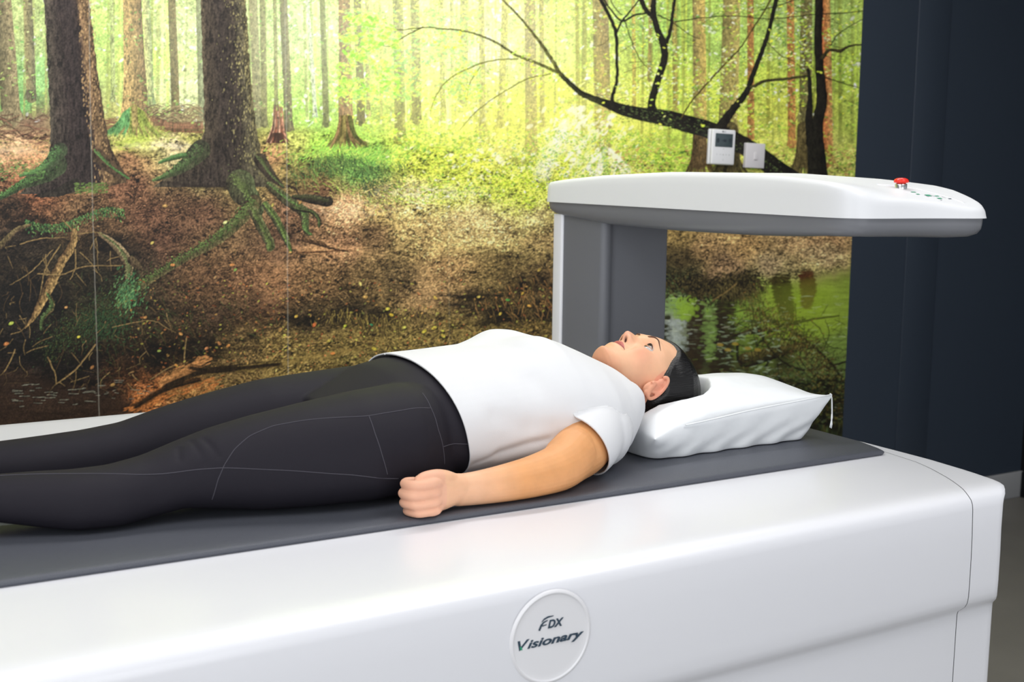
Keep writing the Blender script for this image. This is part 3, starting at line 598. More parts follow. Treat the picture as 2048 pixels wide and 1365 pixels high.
    # crisp grain of the print
    def blur(A,n=2):
        for _ in range(n):
            A=(np.roll(A,1,0)+np.roll(A,-1,0)+2*A)/4; A=(np.roll(A,1,1)+np.roll(A,-1,1)+2*A)/4
        return A
    near=ground*sstep(300,420,YY)
    C=C+(C-blur(C,3))*(.35+.75*near)[...,None]
    gs=rg.rand(MH,MW).astype(np.float32); gs=blur(gs,1); gs=(gs-gs.mean())/gs.std()
    C=C*(1+gs*(.05+.20*near+.05*wood))[...,None]
    C=C*(1+wood*.22+ground*(.10+.18*np.exp(-((XX-900)/260)**2-((YY-450)/90)**2)))[...,None]
    C=np.clip(C,.004,1.)
    # paper joins
    for P in [[(176,-160),(180,205),(186,458),(198,827),(202,1000)],[(567,-160),(569,0),(573,290),(576,742),(579,1000)]]:
        stroke(np.array(P),1.1,lin((205,200,185)),alpha=.55,soft=1.)
    stroke(np.array([(893,-160),(897,450),(900,1000)]),1.0,lin((230,225,190)),alpha=.2)
    return np.clip(C,.003,1.)
# ---- END MURAL ----
# ---------------------------------------------------------------- the room
WY = 3.44
M_navy = mat('navy_paint', (52, 61, 74), .45, .4, .04, 3, .15, 300)
M_white_wall = mat('white_paint', (225, 226, 226), .7, .3, .02, 4)
M_skirt = mat('grey_skirting_paint', (170, 171, 174), .5, .4, .03, 6)
M_dark = mat('near_black_paint', (14, 15, 19), .6, .3, .03, 5)
def floor_mat():
    m = mat('polished_concrete', (122, 119, 114), .45, .5, .22, 3.2, .2, 60); nt = m.node_tree
    return m
tag(box('floor', (-3, -3.2, -.06), (6.4, WY, 0), floor_mat()), kind='structure')
tag(box('ceiling', (-3, -3.2, 2.75), (6.4, WY + .1, 2.82), M_white_wall), kind='structure')
tag(box('wall_back', (-3, WY, 0), (6.4, WY + .1, 2.75), M_navy), kind='structure')
tag(box('wall_left', (-3.1, -3.2, 0), (-3, WY + .1, 2.75), M_white_wall), kind='structure')
tag(box('wall_right', (4.62, 1.6, 0), (4.72, WY, 2.75), M_dark), kind='structure')
tag(box('baseboard_back', (3.553, WY - .014, 0), (4.62, WY, .112), M_skirt, bev=.003), kind='structure')
tag(box('baseboard_right', (4.606, 1.6, 0), (4.62, WY - .016, .112), M_dark, bev=.003), kind='structure')
tag(box('trim_1', (3.842, WY - .005, .114), (4.018, WY, 2.75), M_navy, bev=.002), kind='structure')
# ---------------------------------------------------------------- forest mural on the back wall
def build_mural():
    C = paint_mural()
    x1, x0 = 3.55, -1.3
    # column positions: fine where the print is seen, coarse beyond
    zf = np.arange(.42, 2.07, .00175)
    zz = np.concatenate([np.arange(.002, .42, .02), zf, np.arange(2.07, 2.74, .02)])
    xs = [x1]; x = x1
    while x > x0:
        q = project(np.array(x), np.array(WY), np.array(1.3))[0]; q2 = project(np.array(x - .001), np.array(WY), np.array(1.3))[0]
        x -= (1.22 / abs(q - q2) * .001) if q > -120 else .02
        xs.append(max(x, x0))
    xx = np.array(xs[::-1]); nx, nz = len(xx), len(zz)
    Xg, Zg = np.meshgrid(xx, zz)
    U, Vv = project(Xg, np.full_like(Xg, WY), Zg)
    U = U - MX0; Vv = Vv - MY0
    def mirror(a, n): a = np.abs(a) % (2 * (n - 2)); return np.where(a > n - 2, 2 * (n - 2) - a, a)
    U = np.clip(mirror(U, MW), 0, MW - 1.01); Vv = np.clip(mirror(Vv, MH), 0, MH - 1.01)
    ui, vi = U.astype(int), Vv.astype(int); fu, fv = (U - ui)[..., None], (Vv - vi)[..., None]
    c = (C[vi, ui] * (1 - fu) + C[vi, ui + 1] * fu) * (1 - fv) + (C[vi + 1, ui] * (1 - fu) + C[vi + 1, ui + 1] * fu) * fv
    N = nx * nz
    co = np.empty((N, 3), np.float32); co[:, 0] = Xg.ravel(); co[:, 1] = WY - .0015; co[:, 2] = Zg.ravel()
    i = np.arange(nz - 1)[:, None] * nx + np.arange(nx - 1)[None, :]
    F = np.stack([i, i + 1, i + nx + 1, i + nx], -1).reshape(-1, 4).astype(np.int32)
    me = bpy.data.meshes.new('forest_wall_mural')
    me.vertices.add(N); me.vertices.foreach_set('co', co.ravel())
    me.loops.add(len(F) * 4); me.loops.foreach_set('vertex_index', F.ravel())
    me.polygons.add(len(F)); me.polygons.foreach_set('loop_start', np.arange(len(F), dtype=np.int32) * 4)
    me.update(calc_edges=True)
    a = me.color_attributes.new('print', 'FLOAT_COLOR', 'POINT')
    rgba = np.ones((N, 4), np.float32); rgba[:, :3] = c.reshape(-1, 3); a.data.foreach_set('color', rgba.ravel())
    m = bpy.data.materials.new('printed_wallpaper'); m.use_nodes = True; nt = m.node_tree; b = nt.nodes['Principled BSDF']
    at = nt.nodes.new('ShaderNodeAttribute'); at.attribute_name = 'print'
    g = nt.nodes.new('ShaderNodeMix'); g.data_type = 'RGBA'; g.blend_type = 'MULTIPLY'; g.inputs['Factor'].default_value = 1
    g.inputs['B'].default_value = (MUR, MUR, MUR, 1)
    nt.links.new(at.outputs['Color'], g.inputs['A']); nt.links.new(g.outputs['Result'], b.inputs['Base Color'])
    b.inputs['Roughness'].default_value = .5; b.inputs['Specular IOR Level'].default_value = .35
    return link('forest_wall_mural', me, m)
MUR = 1.0
tag(build_mural(), 'large printed wall mural of a sunlit forest with tree roots and stream', 'mural')
# ---------------------------------------------------------------- room controller and light switch
M_plastic = mat('white_plastic', (232, 233, 236), .35, .5)
M_switch = mat('matt_white_plate', (214, 211, 214), .5, .4)
M_screen = mat('grey_lcd', (70, 82, 86), .25, .5)
M_spot = mat('dark_lcd_segment', (46, 55, 62), .3)
M_grey = mat('pale_grey_print', (150, 152, 156), .5)
def text_mesh(body, size, m, name, parent=None, shear=0., extrude=.0003, sx=1., align='CENTER', bold=0.):
    cu = bpy.data.curves.new(name, 'FONT'); cu.body = body; cu.size = size; cu.shear = shear; cu.extrude = extrude; cu.align_x = align; cu.offset = bold
    t = bpy.data.objects.new(name, cu); COL.objects.link(t); bpy.context.view_layer.update()
    me = bpy.data.meshes.new_from_object(t.evaluated_get(bpy.context.evaluated_depsgraph_get())); bpy.data.objects.remove(t)
    for v in me.vertices: v.co.x *= sx
    me.name = name
    return link(name, me, m, parent)
def wall_device(name, cx, cz, w, h, d, roll):
    o = empty(name, (cx, WY - .0016, cz)); o.rotation_euler = (0, math.radians(roll), 0); return o
t = tag(wall_device('room_controller', 2.893, 1.450, .107, .12, .018, 1.6), 'white wall controller with a dark screen, fixed on the mural above the scanner arm', 'controller')
box('back_plate', (-.0535, -.012, -.060), (.0500, 0, .060), M_plastic, t, .004)
box('front_cover', (-.0500, -.024, -.060), (.0535, -.0125, .060), M_plastic, t, .0055, 4)
sc = box('screen', (-.037, -.0252, .0005), (.040, -.0236, .046), M_screen, t, .0006)
for x in (-.027, .027):
    mesh('display_segment', [(x + .0015 + .0062 * math.cos(a), -.0254, .0222 + .0085 * math.sin(a)) for a in np.linspace(0, 2 * math.pi, 20, endpoint=False)], [tuple(range(20))], M_spot, sc, False)
box('display_segment', (-.011, -.0254, .020), (-.006, -.02525, .0228), M_spot, sc); box('display_segment', (-.003, -.0254, .018), (.011, -.02525, .0262), M_spot, sc)
lg = empty('logo', (0, 0, 0)); lg.parent = t
bpy.data.objects.remove(lg)
lo = text_mesh('LG', .0085, M_grey, 'logo', t); lo.rotation_euler = (math.pi / 2, 0, 0); lo.location = (.0035, -.0242, .0492)
cl = mesh('logo', [(-.0055 + .0032 * math.cos(a), -.0244, .0523 + .0032 * math.sin(a)) for a in np.linspace(0, 2 * math.pi, 16, endpoint=False)], [tuple(range(16))], mat('dark_grey_print', (92, 92, 98), .5), t, False)
for s, x, z in (('^', .001, -.010), ('<', -.012, -.0275), ('o', .001, -.0275), ('>', .014, -.0275), ('v', .001, -.045), ('>', -.027, -.0275), ('o', .028, -.0275)):
    k = text_mesh(s, .0075, M_grey, 'button', t); k.rotation_euler = (math.pi / 2, 0, 0); k.location = (x, -.0242, z)
t = tag(wall_device('light_switch', 3.047, 1.423, .086, .086, .012, 1.6), 'square white rocker switch plate on the mural, right of the wall controller', 'switch')
box('switch_plate', (-.043, -.016, -.043), (.043, 0, .043), M_switch, t, .0025)
k = box('rocker', (-.0075, -.0195, -.014), (.0075, -.0155, .012), M_switch, t, .0015)
for v in k.data.vertices:
    if v.co.z > 0: v.co.y += .0022
# ---------------------------------------------------------------- bone density scanner
M_shell = mat('white_gloss_shell', (234, 235, 241), .32, .5, .008, 2, coat=.25)
M_shell2 = mat('white_satin_top', (232, 234, 238), .38, .45, .008, 2)
M_gry = mat('slate_grey_plastic', (112, 114, 121), .42, .45, .02, 5, .25, 500)
M_gry2 = mat('grey_arm_underside', (122, 124, 130), .34, .5, .02, 5)
M_red = mat('red_button_plastic', (232, 40, 26), .3, .5)
M_metal = mat('brushed_metal', (205, 206, 210), .25, .5, metal=1.)
M_green = mat('teal_print', (52, 160, 120), .5)
M_ink = mat('dark_slate_print', (48, 68, 86), .5)
scan = tag(empty('bone_density_scanner', (.5, 2.0, 0)), 'white bone density scanner table with a grey column and overhead arm', 'scanner')
def fr(x):  # front edge of the table in plan
    return float(np.interp(x, [-.6, .2, .75, 1.22, 1.70, 1.9], [1.325, 1.335, 1.347, 1.355, 1.366, 1.372]))
TZ = .85
X0 = -.55
def profile(yf, yb, lip=1.0):
    """section of the shell from the floor behind, over the top, down to the floor in front"""
    P = [(yb - .03, .03), (yb - .03, .60), (yb - .024, .632), (yb - .004, .648), (yb, .665), (yb, .81)]
    for a in np.linspace(0, 90, 6): P.append((yb - .04 + .04 * math.cos(math.radians(a)), TZ - .04 + .04 * math.sin(math.radians(a))))
    n = 48
    for i in range(1, n): P.append((yb - .04 + (yf + .05 - yb + .04) * i / n, TZ))
    for a, dy, dz in ((0, .05, 0), (1, .032, -.0006), (2, .020, -.0026), (3, .011, -.0065), (4, .005, -.012), (5, .0015, -.019), (6, 0, -.028), (7, -.002, -.07), (8, -.003, -.11)):
        P.append((yf + dy, TZ + dz))
    P += [(yf - .003, .690), (yf - .0025, .672), (yf - .0005, .661), (yf + .0035, .6535), (yf + .009, .6485), (yf + .0125, .644), (yf + .0145, .638), (yf + .015, .62), (yf + .017, .40), (yf + .019, .03)]
    return P
def seam_x(y):  # where the end cap meets the body on the table top
    return float(np.interp(y, [1.30, 1.381, 1.457, 1.53, 1.575, 1.671, 1.90, 2.3, 2.5, 2.60, 2.74], [1.716, 1.721, 1.767, 1.801, 1.816, 1.830, 1.833, 1.83, 1.80, 1.767, 1.716]))
def end_x(y):
    return float(np.interp(y, [1.365, 1.372, 1.385, 1.41, 1.485, 1.58, 1.93, 2.4, 2.66, 2.70, 2.72], [1.800, 1.815, 1.828, 1.8365, 1.850, 1.858, 1.860, 1.858, 1.842, 1.82, 1.80]))
YB = 2.72
R = []
for x in list(np.linspace(X0, 1.55, 16)) + [1.60, 1.64, 1.68, 1.70]:
    P = profile(fr(x), YB)
    R.append([(x, y, z) for y, z in P])
# last ring follows the curved seam
P = profile(fr(1.72), YB)
R.append([(seam_x(y) - .0012 - (.006 if z < .645 else 0), y, z) for y, z in P])
body = rings('table_body', R, M_shell, None, (True, False))
for v in body.data.vertices: pass
sharp(body, 50)
P = profile(fr(1.72), YB); P2 = profile(fr(1.72) + .002, YB)
def inset(P, k, cx=2.03):
    out = []
    for y, z in P:
        yy = cx + (y - cx) * (1 - k * .012 / .68); out.append((yy, z - (k * .004 if z > .8 else 0)))
    return out
R = []
for k, f in ((0, 0.), (0, .03), (0, .5), (0, .80), (0, .9), (.25, .96), (1., .992), (2.4, 1.0)):
    Q = inset(P, k); r = []
    for (y0, z0), (y, z) in zip(P, Q):
        a = seam_x(y0) + .0008 - (.006 if z < .645 else 0); e = end_x(y0) - (.012 if z < .645 else (.012 * max(0, (.66 - z)) / .015 if z < .66 else 0)); r.append((a + (e - a) * f - (.0004 if f == 0 else 0), y + (.0015 if f == 0 and y0 < 1.5 and False else 0), z))
    R.append(r)
cap = rings('end_cap', R, M_shell, None, (False, True)); sharp(cap, 50)
# dark shadow gap filler behind the seam
R = []
Pg = [(y + (.002 if y < 2 else -.002), z - .0016) for y, z in profile(fr(1.72), YB)]
for dx in (-.02, .006): R.append([(seam_x(y) + dx, y, z) for y, z in Pg])
gap = rings('seam_gasket', R, mat('grey_gasket', (120, 120, 125), .6), None, (False, False)); sharp(gap, 50)
# badge
BX, BZ = .8765, .7665
yb_ = fr(BX) - .0027
M_badge = mat('badge_white', (236, 236, 240), .3, .5)
badge = empty('badge', (BX, yb_, BZ)); bpy.context.view_layer.update(); BXY = badge
bpy.data.objects.remove(badge)
prof = [(0, 0), (.020, -.0008), (.050, -.0008), (.0575, -.0008), (.0583, -.0010), (.0592, -.0018), (.0600, -.0020), (.0612, -.0018), (.0632, -.0006), (.0645, .0006)]
V = []; F = []
nn = 72
for r, d in prof[1:]:
    for a in np.linspace(0, 2 * math.pi, nn, endpoint=False): V.append((BX + r * math.cos(a), fr(BX + r * math.cos(a)) - .0027 + d, BZ + r * math.sin(a)))
F = grid_faces(len(prof) - 1, nn, True); F.append(tuple(range(nn)))
badge = mesh('badge', V, F, M_badge); 
def lettering(o, x, z, dz_dx=0.):
    o.rotation_euler = (math.pi / 2, 0, 0); o.location = (x, yb_ - .0016, z)
vis = text_mesh('isionary', .0158, M_ink, 'lettering', None, shear=.32, extrude=.0002, sx=1.0, align='LEFT', bold=.0004)
bx = [v.co.x for v in vis.data.vertices]; k = .0885 / (max(bx) - min(bx)); m0 = min(bx)
for v in vis.data.vertices: v.co.x = (v.co.x - m0) * k
lettering(vis, BX - .0375, BZ - .0085)
Vl = text_mesh('V', .0185, M_ink, 'lettering', None, shear=.30, extrude=.0002, align='LEFT', bold=.0004)
bx = [v.co.x for v in Vl.data.vertices]; k = .0185 / (max(bx) - min(bx)); m0 = min(bx)
for v in Vl.data.vertices: v.co.x = (v.co.x - m0) * k
lettering(Vl, BX - .0525, BZ - .0088)
gt = mesh('lettering', [(BX - .0478, yb_ - .0020, BZ - .0088), (BX - .0448, yb_ - .0020, BZ - .0088), (BX - .0462, yb_ - .0020, BZ - .0045), (BX - .0491, yb_ - .0020, BZ - .0035)], [(0, 1, 2, 3)], M_green, None, False); gt['label'] = 'green foot of the first letter'
dx_ = text_mesh('DX', .0150, M_ink, 'lettering', None, shear=.25, extrude=.0002, align='LEFT', bold=.0005)
bx = [v.co.x for v in dx_.data.vertices]; k = .0245 / (max(bx) - min(bx)); m0 = min(bx)
for v in dx_.data.vertices: v.co.x = (v.co.x - m0) * k
lettering(dx_, BX - .006, BZ + .0135)
def arcstroke(P, w):
    P = np.array(P); V = []
    for i, p in enumerate(P):
        t = P[min(i + 1, len(P) - 1)] - P[max(i - 1, 0)]; t = t / np.hypot(*t); n = np.array([-t[1], t[0]]); ww = np.interp(i / (len(P) - 1), np.linspace(0, 1, len(w)), w) / 2
        V += [(BX + p[0] + n[0] * ww, yb_ - .0017, BZ + p[1] + n[1] * ww), (BX + p[0] - n[0] * ww, yb_ - .0017, BZ + p[1] - n[1] * ww)]
    return V, [(2 * i, 2 * i + 1, 2 * i + 3, 2 * i + 2) for i in range(len(P) - 1)]
V1, F1 = arcstroke([(-.0195, .0125), (-.0165, .0190), (-.0130, .0225), (-.0065, .0245)], [.0030, .0030, .0024, .0014])
V2, F2 = arcstroke([(-.0160, .0235), (-.0120, .0268), (-.0060, .0288), (.0025, .0290)], [.0008, .0022, .0024, .0012])
V3, F3 = arcstroke([(-.0150, .0180), (-.0080, .0188)], [.0018, .0012])
fg = mesh('lettering', V1 + V2 + V3, F1 + [tuple(i + len(V1) for i in f) for f in F2] + [tuple(i + len(V1) + len(V2) for i in f) for f in F3], M_ink, None, False)
# column
def rrect(x0, x1, y0, y1, r, n=5):
    P = []
    for cx, cy, a0 in ((x1 - r, y1 - r, 0), (x0 + r, y1 - r, 90), (x0 + r, y0 + r, 180), (x1 - r, y0 + r, 270)):
        for a in np.linspace(a0, a0 + 90, n): P.append((cx + r * math.cos(math.radians(a)), cy + r * math.sin(math.radians(a))))
    return P
def prism(name, P, z0, z1, m, parent=None):
    return sharp(rings(name, [[(x, y, z0) for x, y in P], [(x, y, z1) for x, y in P]], m, parent), 40)
P = [(1.728, 2.470), (1.732, 2.464), (1.742, 2.462), (1.760, 2.474), (1.930, 2.474), (1.938, 2.480), (1.938, 2.60), (1.728, 2.60)]
P = [(1.728, 2.627), (1.728, 2.474), (1.7295, 2.4665), (1.736, 2.4610), (1.744, 2.4600), (1.752, 2.4625), (1.760, 2.4690), (1.768, 2.4735), (1.780, 2.4745), (1.924, 2.4745), (1.931, 2.477), (1.934, 2.483), (1.934, 2.627)]
column = prism('column', P, .03, 1.262, M_gry)
colback = prism('column_back_cover', rrect(1.722, 1.930, 2.628, 2.668, .006), .03, 1.262, M_shell)
# arm
OUT = [(1.716, 2.68), (1.709, 2.66), (1.708, 2.45), (1.708, 2.20), (1.708, 1.96), (1.708, 1.85), (1.708, 1.766), (1.710, 1.722), (1.717, 1.690), (1.733, 1.668), (1.757, 1.655), (1.80, 1.647), (1.85, 1.640), (1.90, 1.628), (1.945, 1.612), (1.978, 1.602), (2.000, 1.603), (2.016, 1.613), (2.028, 1.635), (2.038, 1.67), (2.046, 1.72), (2.050, 1.80), (2.052, 1.95), (2.052, 2.20), (2.052, 2.45), (2.052, 2.66), (2.044, 2.68)]
def dens(P, n):
    P = np.array(P); d = np.r_[0, np.cumsum(np.hypot(*np.diff(P, axis=0).T))]; out = []
    # Catmull-Rom through the outline
    E = np.vstack([2 * P[0] - P[1], P, 2 * P[-1] - P[-2]])
    for i in range(1, len(E) - 2):
        for t in np.linspace(0, 1, n, endpoint=False):
            a, b, c, e = E[i - 1], E[i], E[i + 1], E[i + 2]
            out.append(.5 * (2 * b + (c - a) * t + (2 * a - 5 * b + 4 * c - e) * t * t + (-a + 3 * b - 3 * c + e) * t ** 3))
    out.append(P[-1]); return [tuple(p) for p in out]
OUTD = dens(OUT, 4)
AZ = 1.2915
def ztop(x, y):
    base = np.interp(y, [1.60, 1.615, 1.64, 1.66, 1.68, 1.715, 1.76, 1.82, 1.91, 2.14, 2.205, 2.449, 2.60, 2.651, 2.69], [1.309, 1.3125, 1.3225, 1.3285, 1.334, 1.343, 1.350, 1.355, 1.361, 1.3695, 1.3695, 1.359, 1.348, 1.343, 1.338])
    left = np.interp(y, [1.64, 1.655, 1.668, 1.69, 1.72, 1.766, 1.85, 1.96, 2.2], [1.312, 1.324, 1.338, 1.350, 1.356, 1.360, 1.3655, 1.369, 1.3705])
    k = np.clip((1.86 - x) / .14, 0, 1); k = k * k * (3 - 2 * k)
    return float(base * (1 - k) + max(base, left) * k) if y < 2.2 else float(base)
SPX, SP0, SP1 = 1.885, 1.86, 2.52
def ins(p, k):
    x, y = p; sy = min(max(y, SP0), SP1)
    # move toward the spine
    return (x + (SPX - x) * k, y + (sy - y) * k)
R = []
R.append([(*ins(p, .06), AZ - .001) for p in OUTD])
R.append([(*p, AZ) for p in OUTD])
for f in (.35, .7, .9): R.append([(*ins(p, .004 + .012 * f * f), AZ + (ztop(*p) - .004 - AZ) * f) for p in OUTD])
for k, dz in ((.028, -.0018), (.045, -.0004), (.07, 0.), (.12, 0), (.2, 0), (.35, 0), (.5, 0), (.7, 0), (.85, 0), (.999, 0)):
    R.append([(*ins(p, k), ztop(*ins(p, k)) + dz) for p in OUTD])
arm = rings('arm_housing', R, M_shell2, None, (True, False)); sharp(arm, 60)
def zbot(y): return float(np.interp(y, [1.60, 1.66, 1.72, 1.786, 1.956, 2.19, 2.444, 2.593, 2.672, 2.69], [1.2535, 1.2560, 1.2555, 1.2530, 1.2460, 1.2430, 1.2450, 1.2540, 1.259, 1.272]))
R = [[(*ins(p, .05), AZ + .0005) for p in OUTD]]
for k, f in ((.024, 0), (.026, .3), (.032, .55), (.055, .78), (.11, .93), (.22, 1.0), (.5, 1.05), (.95, 1.06)):
    R.append([(*ins(p, k), AZ - .0002 + (zbot(p[1]) - AZ) * f) for p in OUTD])
under = rings('arm_underside', R, M_gry2, None, (True, True)); sharp(under, 60)
# control panel, emergency button, keys
PC = [(1.868, 1.795), (1.905, 1.800), (2.003, 1.635), (1.962, 1.622)]
def patch(name, quad, dz, m, n=8):
    q = np.array(quad); V = []
    for i in range(n):
        for j in range(n):
            u, v = i / (n - 1), j / (n - 1); p = (q[0] * (1 - u) + q[3] * u) * (1 - v) + (q[1] * (1 - u) + q[2] * u) * v
            e = dz if 0 < i < n - 1 and 0 < j < n - 1 else dz - .0007
            V.append((*p, ztop(*p) + e))
    return mesh(name, V, grid_faces(n, n), m)
panel = patch('control_panel', [(1.868, 1.735), (1.945, 1.735), (1.995, 1.635), (1.905, 1.640)], .0006, M_shell2)
ridge = tube('panel_rim', [(x_, y_, ztop(x_, y_) - .0002) for x_, y_ in dens([(1.893, 1.775), (1.915, 1.757), (1.940, 1.722), (1.962, 1.675), (1.975, 1.632)], 8)], .0014, M_shell)
keys = []
def lathe(name, c, prof, m, n=28):
    R = [[(c[0] + r * math.cos(a), c[1] + r * math.sin(a), c[2] + z) for a in np.linspace(0, 2 * math.pi, n, endpoint=False)] for r, z in prof]
    return rings(name, R, m)
EB = (1.905, 1.725, ztop(1.905, 1.725))
collar = lathe('button_collar', EB, [(.0112, -.001), (.0112, .0085), (.0105, .0092)], M_metal); sharp(collar, 50)
ebut = lathe('emergency_button', EB, [(.0085, .0088), (.0090, .0105), (.0132, .0112), (.0142, .0128), (.0138, .0155), (.0120, .0180), (.0080, .0198), (.0030, .0205)], M_red)
for i, (px, py, w, h, mm) in enumerate([(1.905, 1.694, .012, .004, 0), (1.902, 1.680, .008, .004, 0), (1.921, 1.672, .012, .009, 0), (1.940, 1.668, .010, .004, 0), (1.932, 1.654, .011, .005, 0), (1.958, 1.652, .008, .003, 1), (1.912, 1.668, .001, .012, 1), (1.931, 1.672, .001, .014, 1), (1.950, 1.660, .001, .010, 1), (1.926, 1.645, .004, .002, 1)]):
    q = [(px - w / 2, py + h / 2), (px + w / 2, py + h / 2), (px + w / 2, py - h / 2), (px - w / 2, py - h / 2)]
    V = [(x, y, ztop(x, y) + .0013) for x, y in q]; keys.append(mesh('key_marking', V, [(0, 1, 2, 3)], (M_green, M_ink)[mm], None, False))
adopt(scan, body, cap, gap, badge, column, colback, arm, under, panel, ridge, ebut)
bpy.context.view_layer.update()
for o, par in [(collar, ebut), (vis, badge), (Vl, badge), (gt, badge), (dx_, badge), (fg, badge)] + [(k, panel) for k in keys]:
    o.parent = par; o.matrix_parent_inverse = Matrix.Translation(scan.location).inverted() @ Matrix.Identity(4)
    o.matrix_parent_inverse = par.matrix_world.inverted() if False else par.matrix_world.inverted()
# ---------------------------------------------------------------- grey pad on the table
M_mat = mat('charcoal_vinyl', (80, 83, 92), .42, .45, .03, 8, .5, 900, voro=True)
pad = [(X0 + .05, 1.638), (.25, 1.638), (.8, 1.636), (1.3, 1.638), (1.798, 1.641), (1.806, 1.645), (1.812, 1.66), (1.826, 1.72), (1.829, 1.90), (1.829, 2.40), (X0 + .05, 2.40)]
R = []
for k, z in ((.0, TZ + .0005), (-.002, TZ + .004), (-.001, TZ + .007), (.002, TZ + .0092), (.006, TZ + .010), (.03, TZ + .010)):
    R.append([(x + (.9 - x) * k * .3 if False else x - np.sign(x - .6) * k, y - np.sign(y - 2.02) * k, z) for x, y in pad])
matp = rings('table_pad', R, M_mat); sharp(matp, 40)
tag(matp, 'thin charcoal vinyl pad lying under the woman on the white scanner table', 'pad')
# ---------------------------------------------------------------- the woman on the table
MZ = TZ + .010
def skin_mat():
    m = bpy.data.materials.new('skin'); m.use_nodes = True; nt = m.node_tree; b = nt.nodes['Principled BSDF']
    at = nt.nodes.new('ShaderNodeAttribute'); at.attribute_name = 'pigment'
    tc = nt.nodes.new('ShaderNodeTexCoord'); n = nt.nodes.new('ShaderNodeTexNoise'); n.inputs['Scale'].default_value = 38; n.inputs['Detail'].default_value = 5
    nt.links.new(tc.outputs['Object'], n.inputs['Vector'])
    mr = nt.nodes.new('ShaderNodeMapRange'); mr.inputs['To Min'].default_value = .88; mr.inputs['To Max'].default_value = 1.12
    nt.links.new(n.outputs['Fac'], mr.inputs['Value'])
    g = nt.nodes.new('ShaderNodeMix'); g.data_type = 'RGBA'; g.blend_type = 'MULTIPLY'; g.inputs['Factor'].default_value = 1
    nt.links.new(at.outputs['Color'], g.inputs['A']); nt.links.new(mr.outputs['Result'], g.inputs['B'])
    nt.links.new(g.outputs['Result'], b.inputs['Base Color'])
    b.inputs['Roughness'].default_value = .5; b.inputs['Specular IOR Level'].default_value = .35
    b.inputs['Subsurface Weight'].default_value = .18; b.inputs['Subsurface Radius'].default_value = (1, .4, .25); b.inputs['Subsurface Scale'].default_value = .008
    n2 = nt.nodes.new('ShaderNodeTexNoise'); n2.inputs['Scale'].default_value = 700; nt.links.new(tc.outputs['Object'], n2.inputs['Vector'])
    bp = nt.nodes.new('ShaderNodeBump'); bp.inputs['Strength'].default_value = .15; bp.inputs['Distance'].default_value = .0006
    nt.links.new(n2.outputs['Fac'], bp.inputs['Height']); nt.links.new(bp.outputs['Normal'], b.inputs['Normal'])
    return m
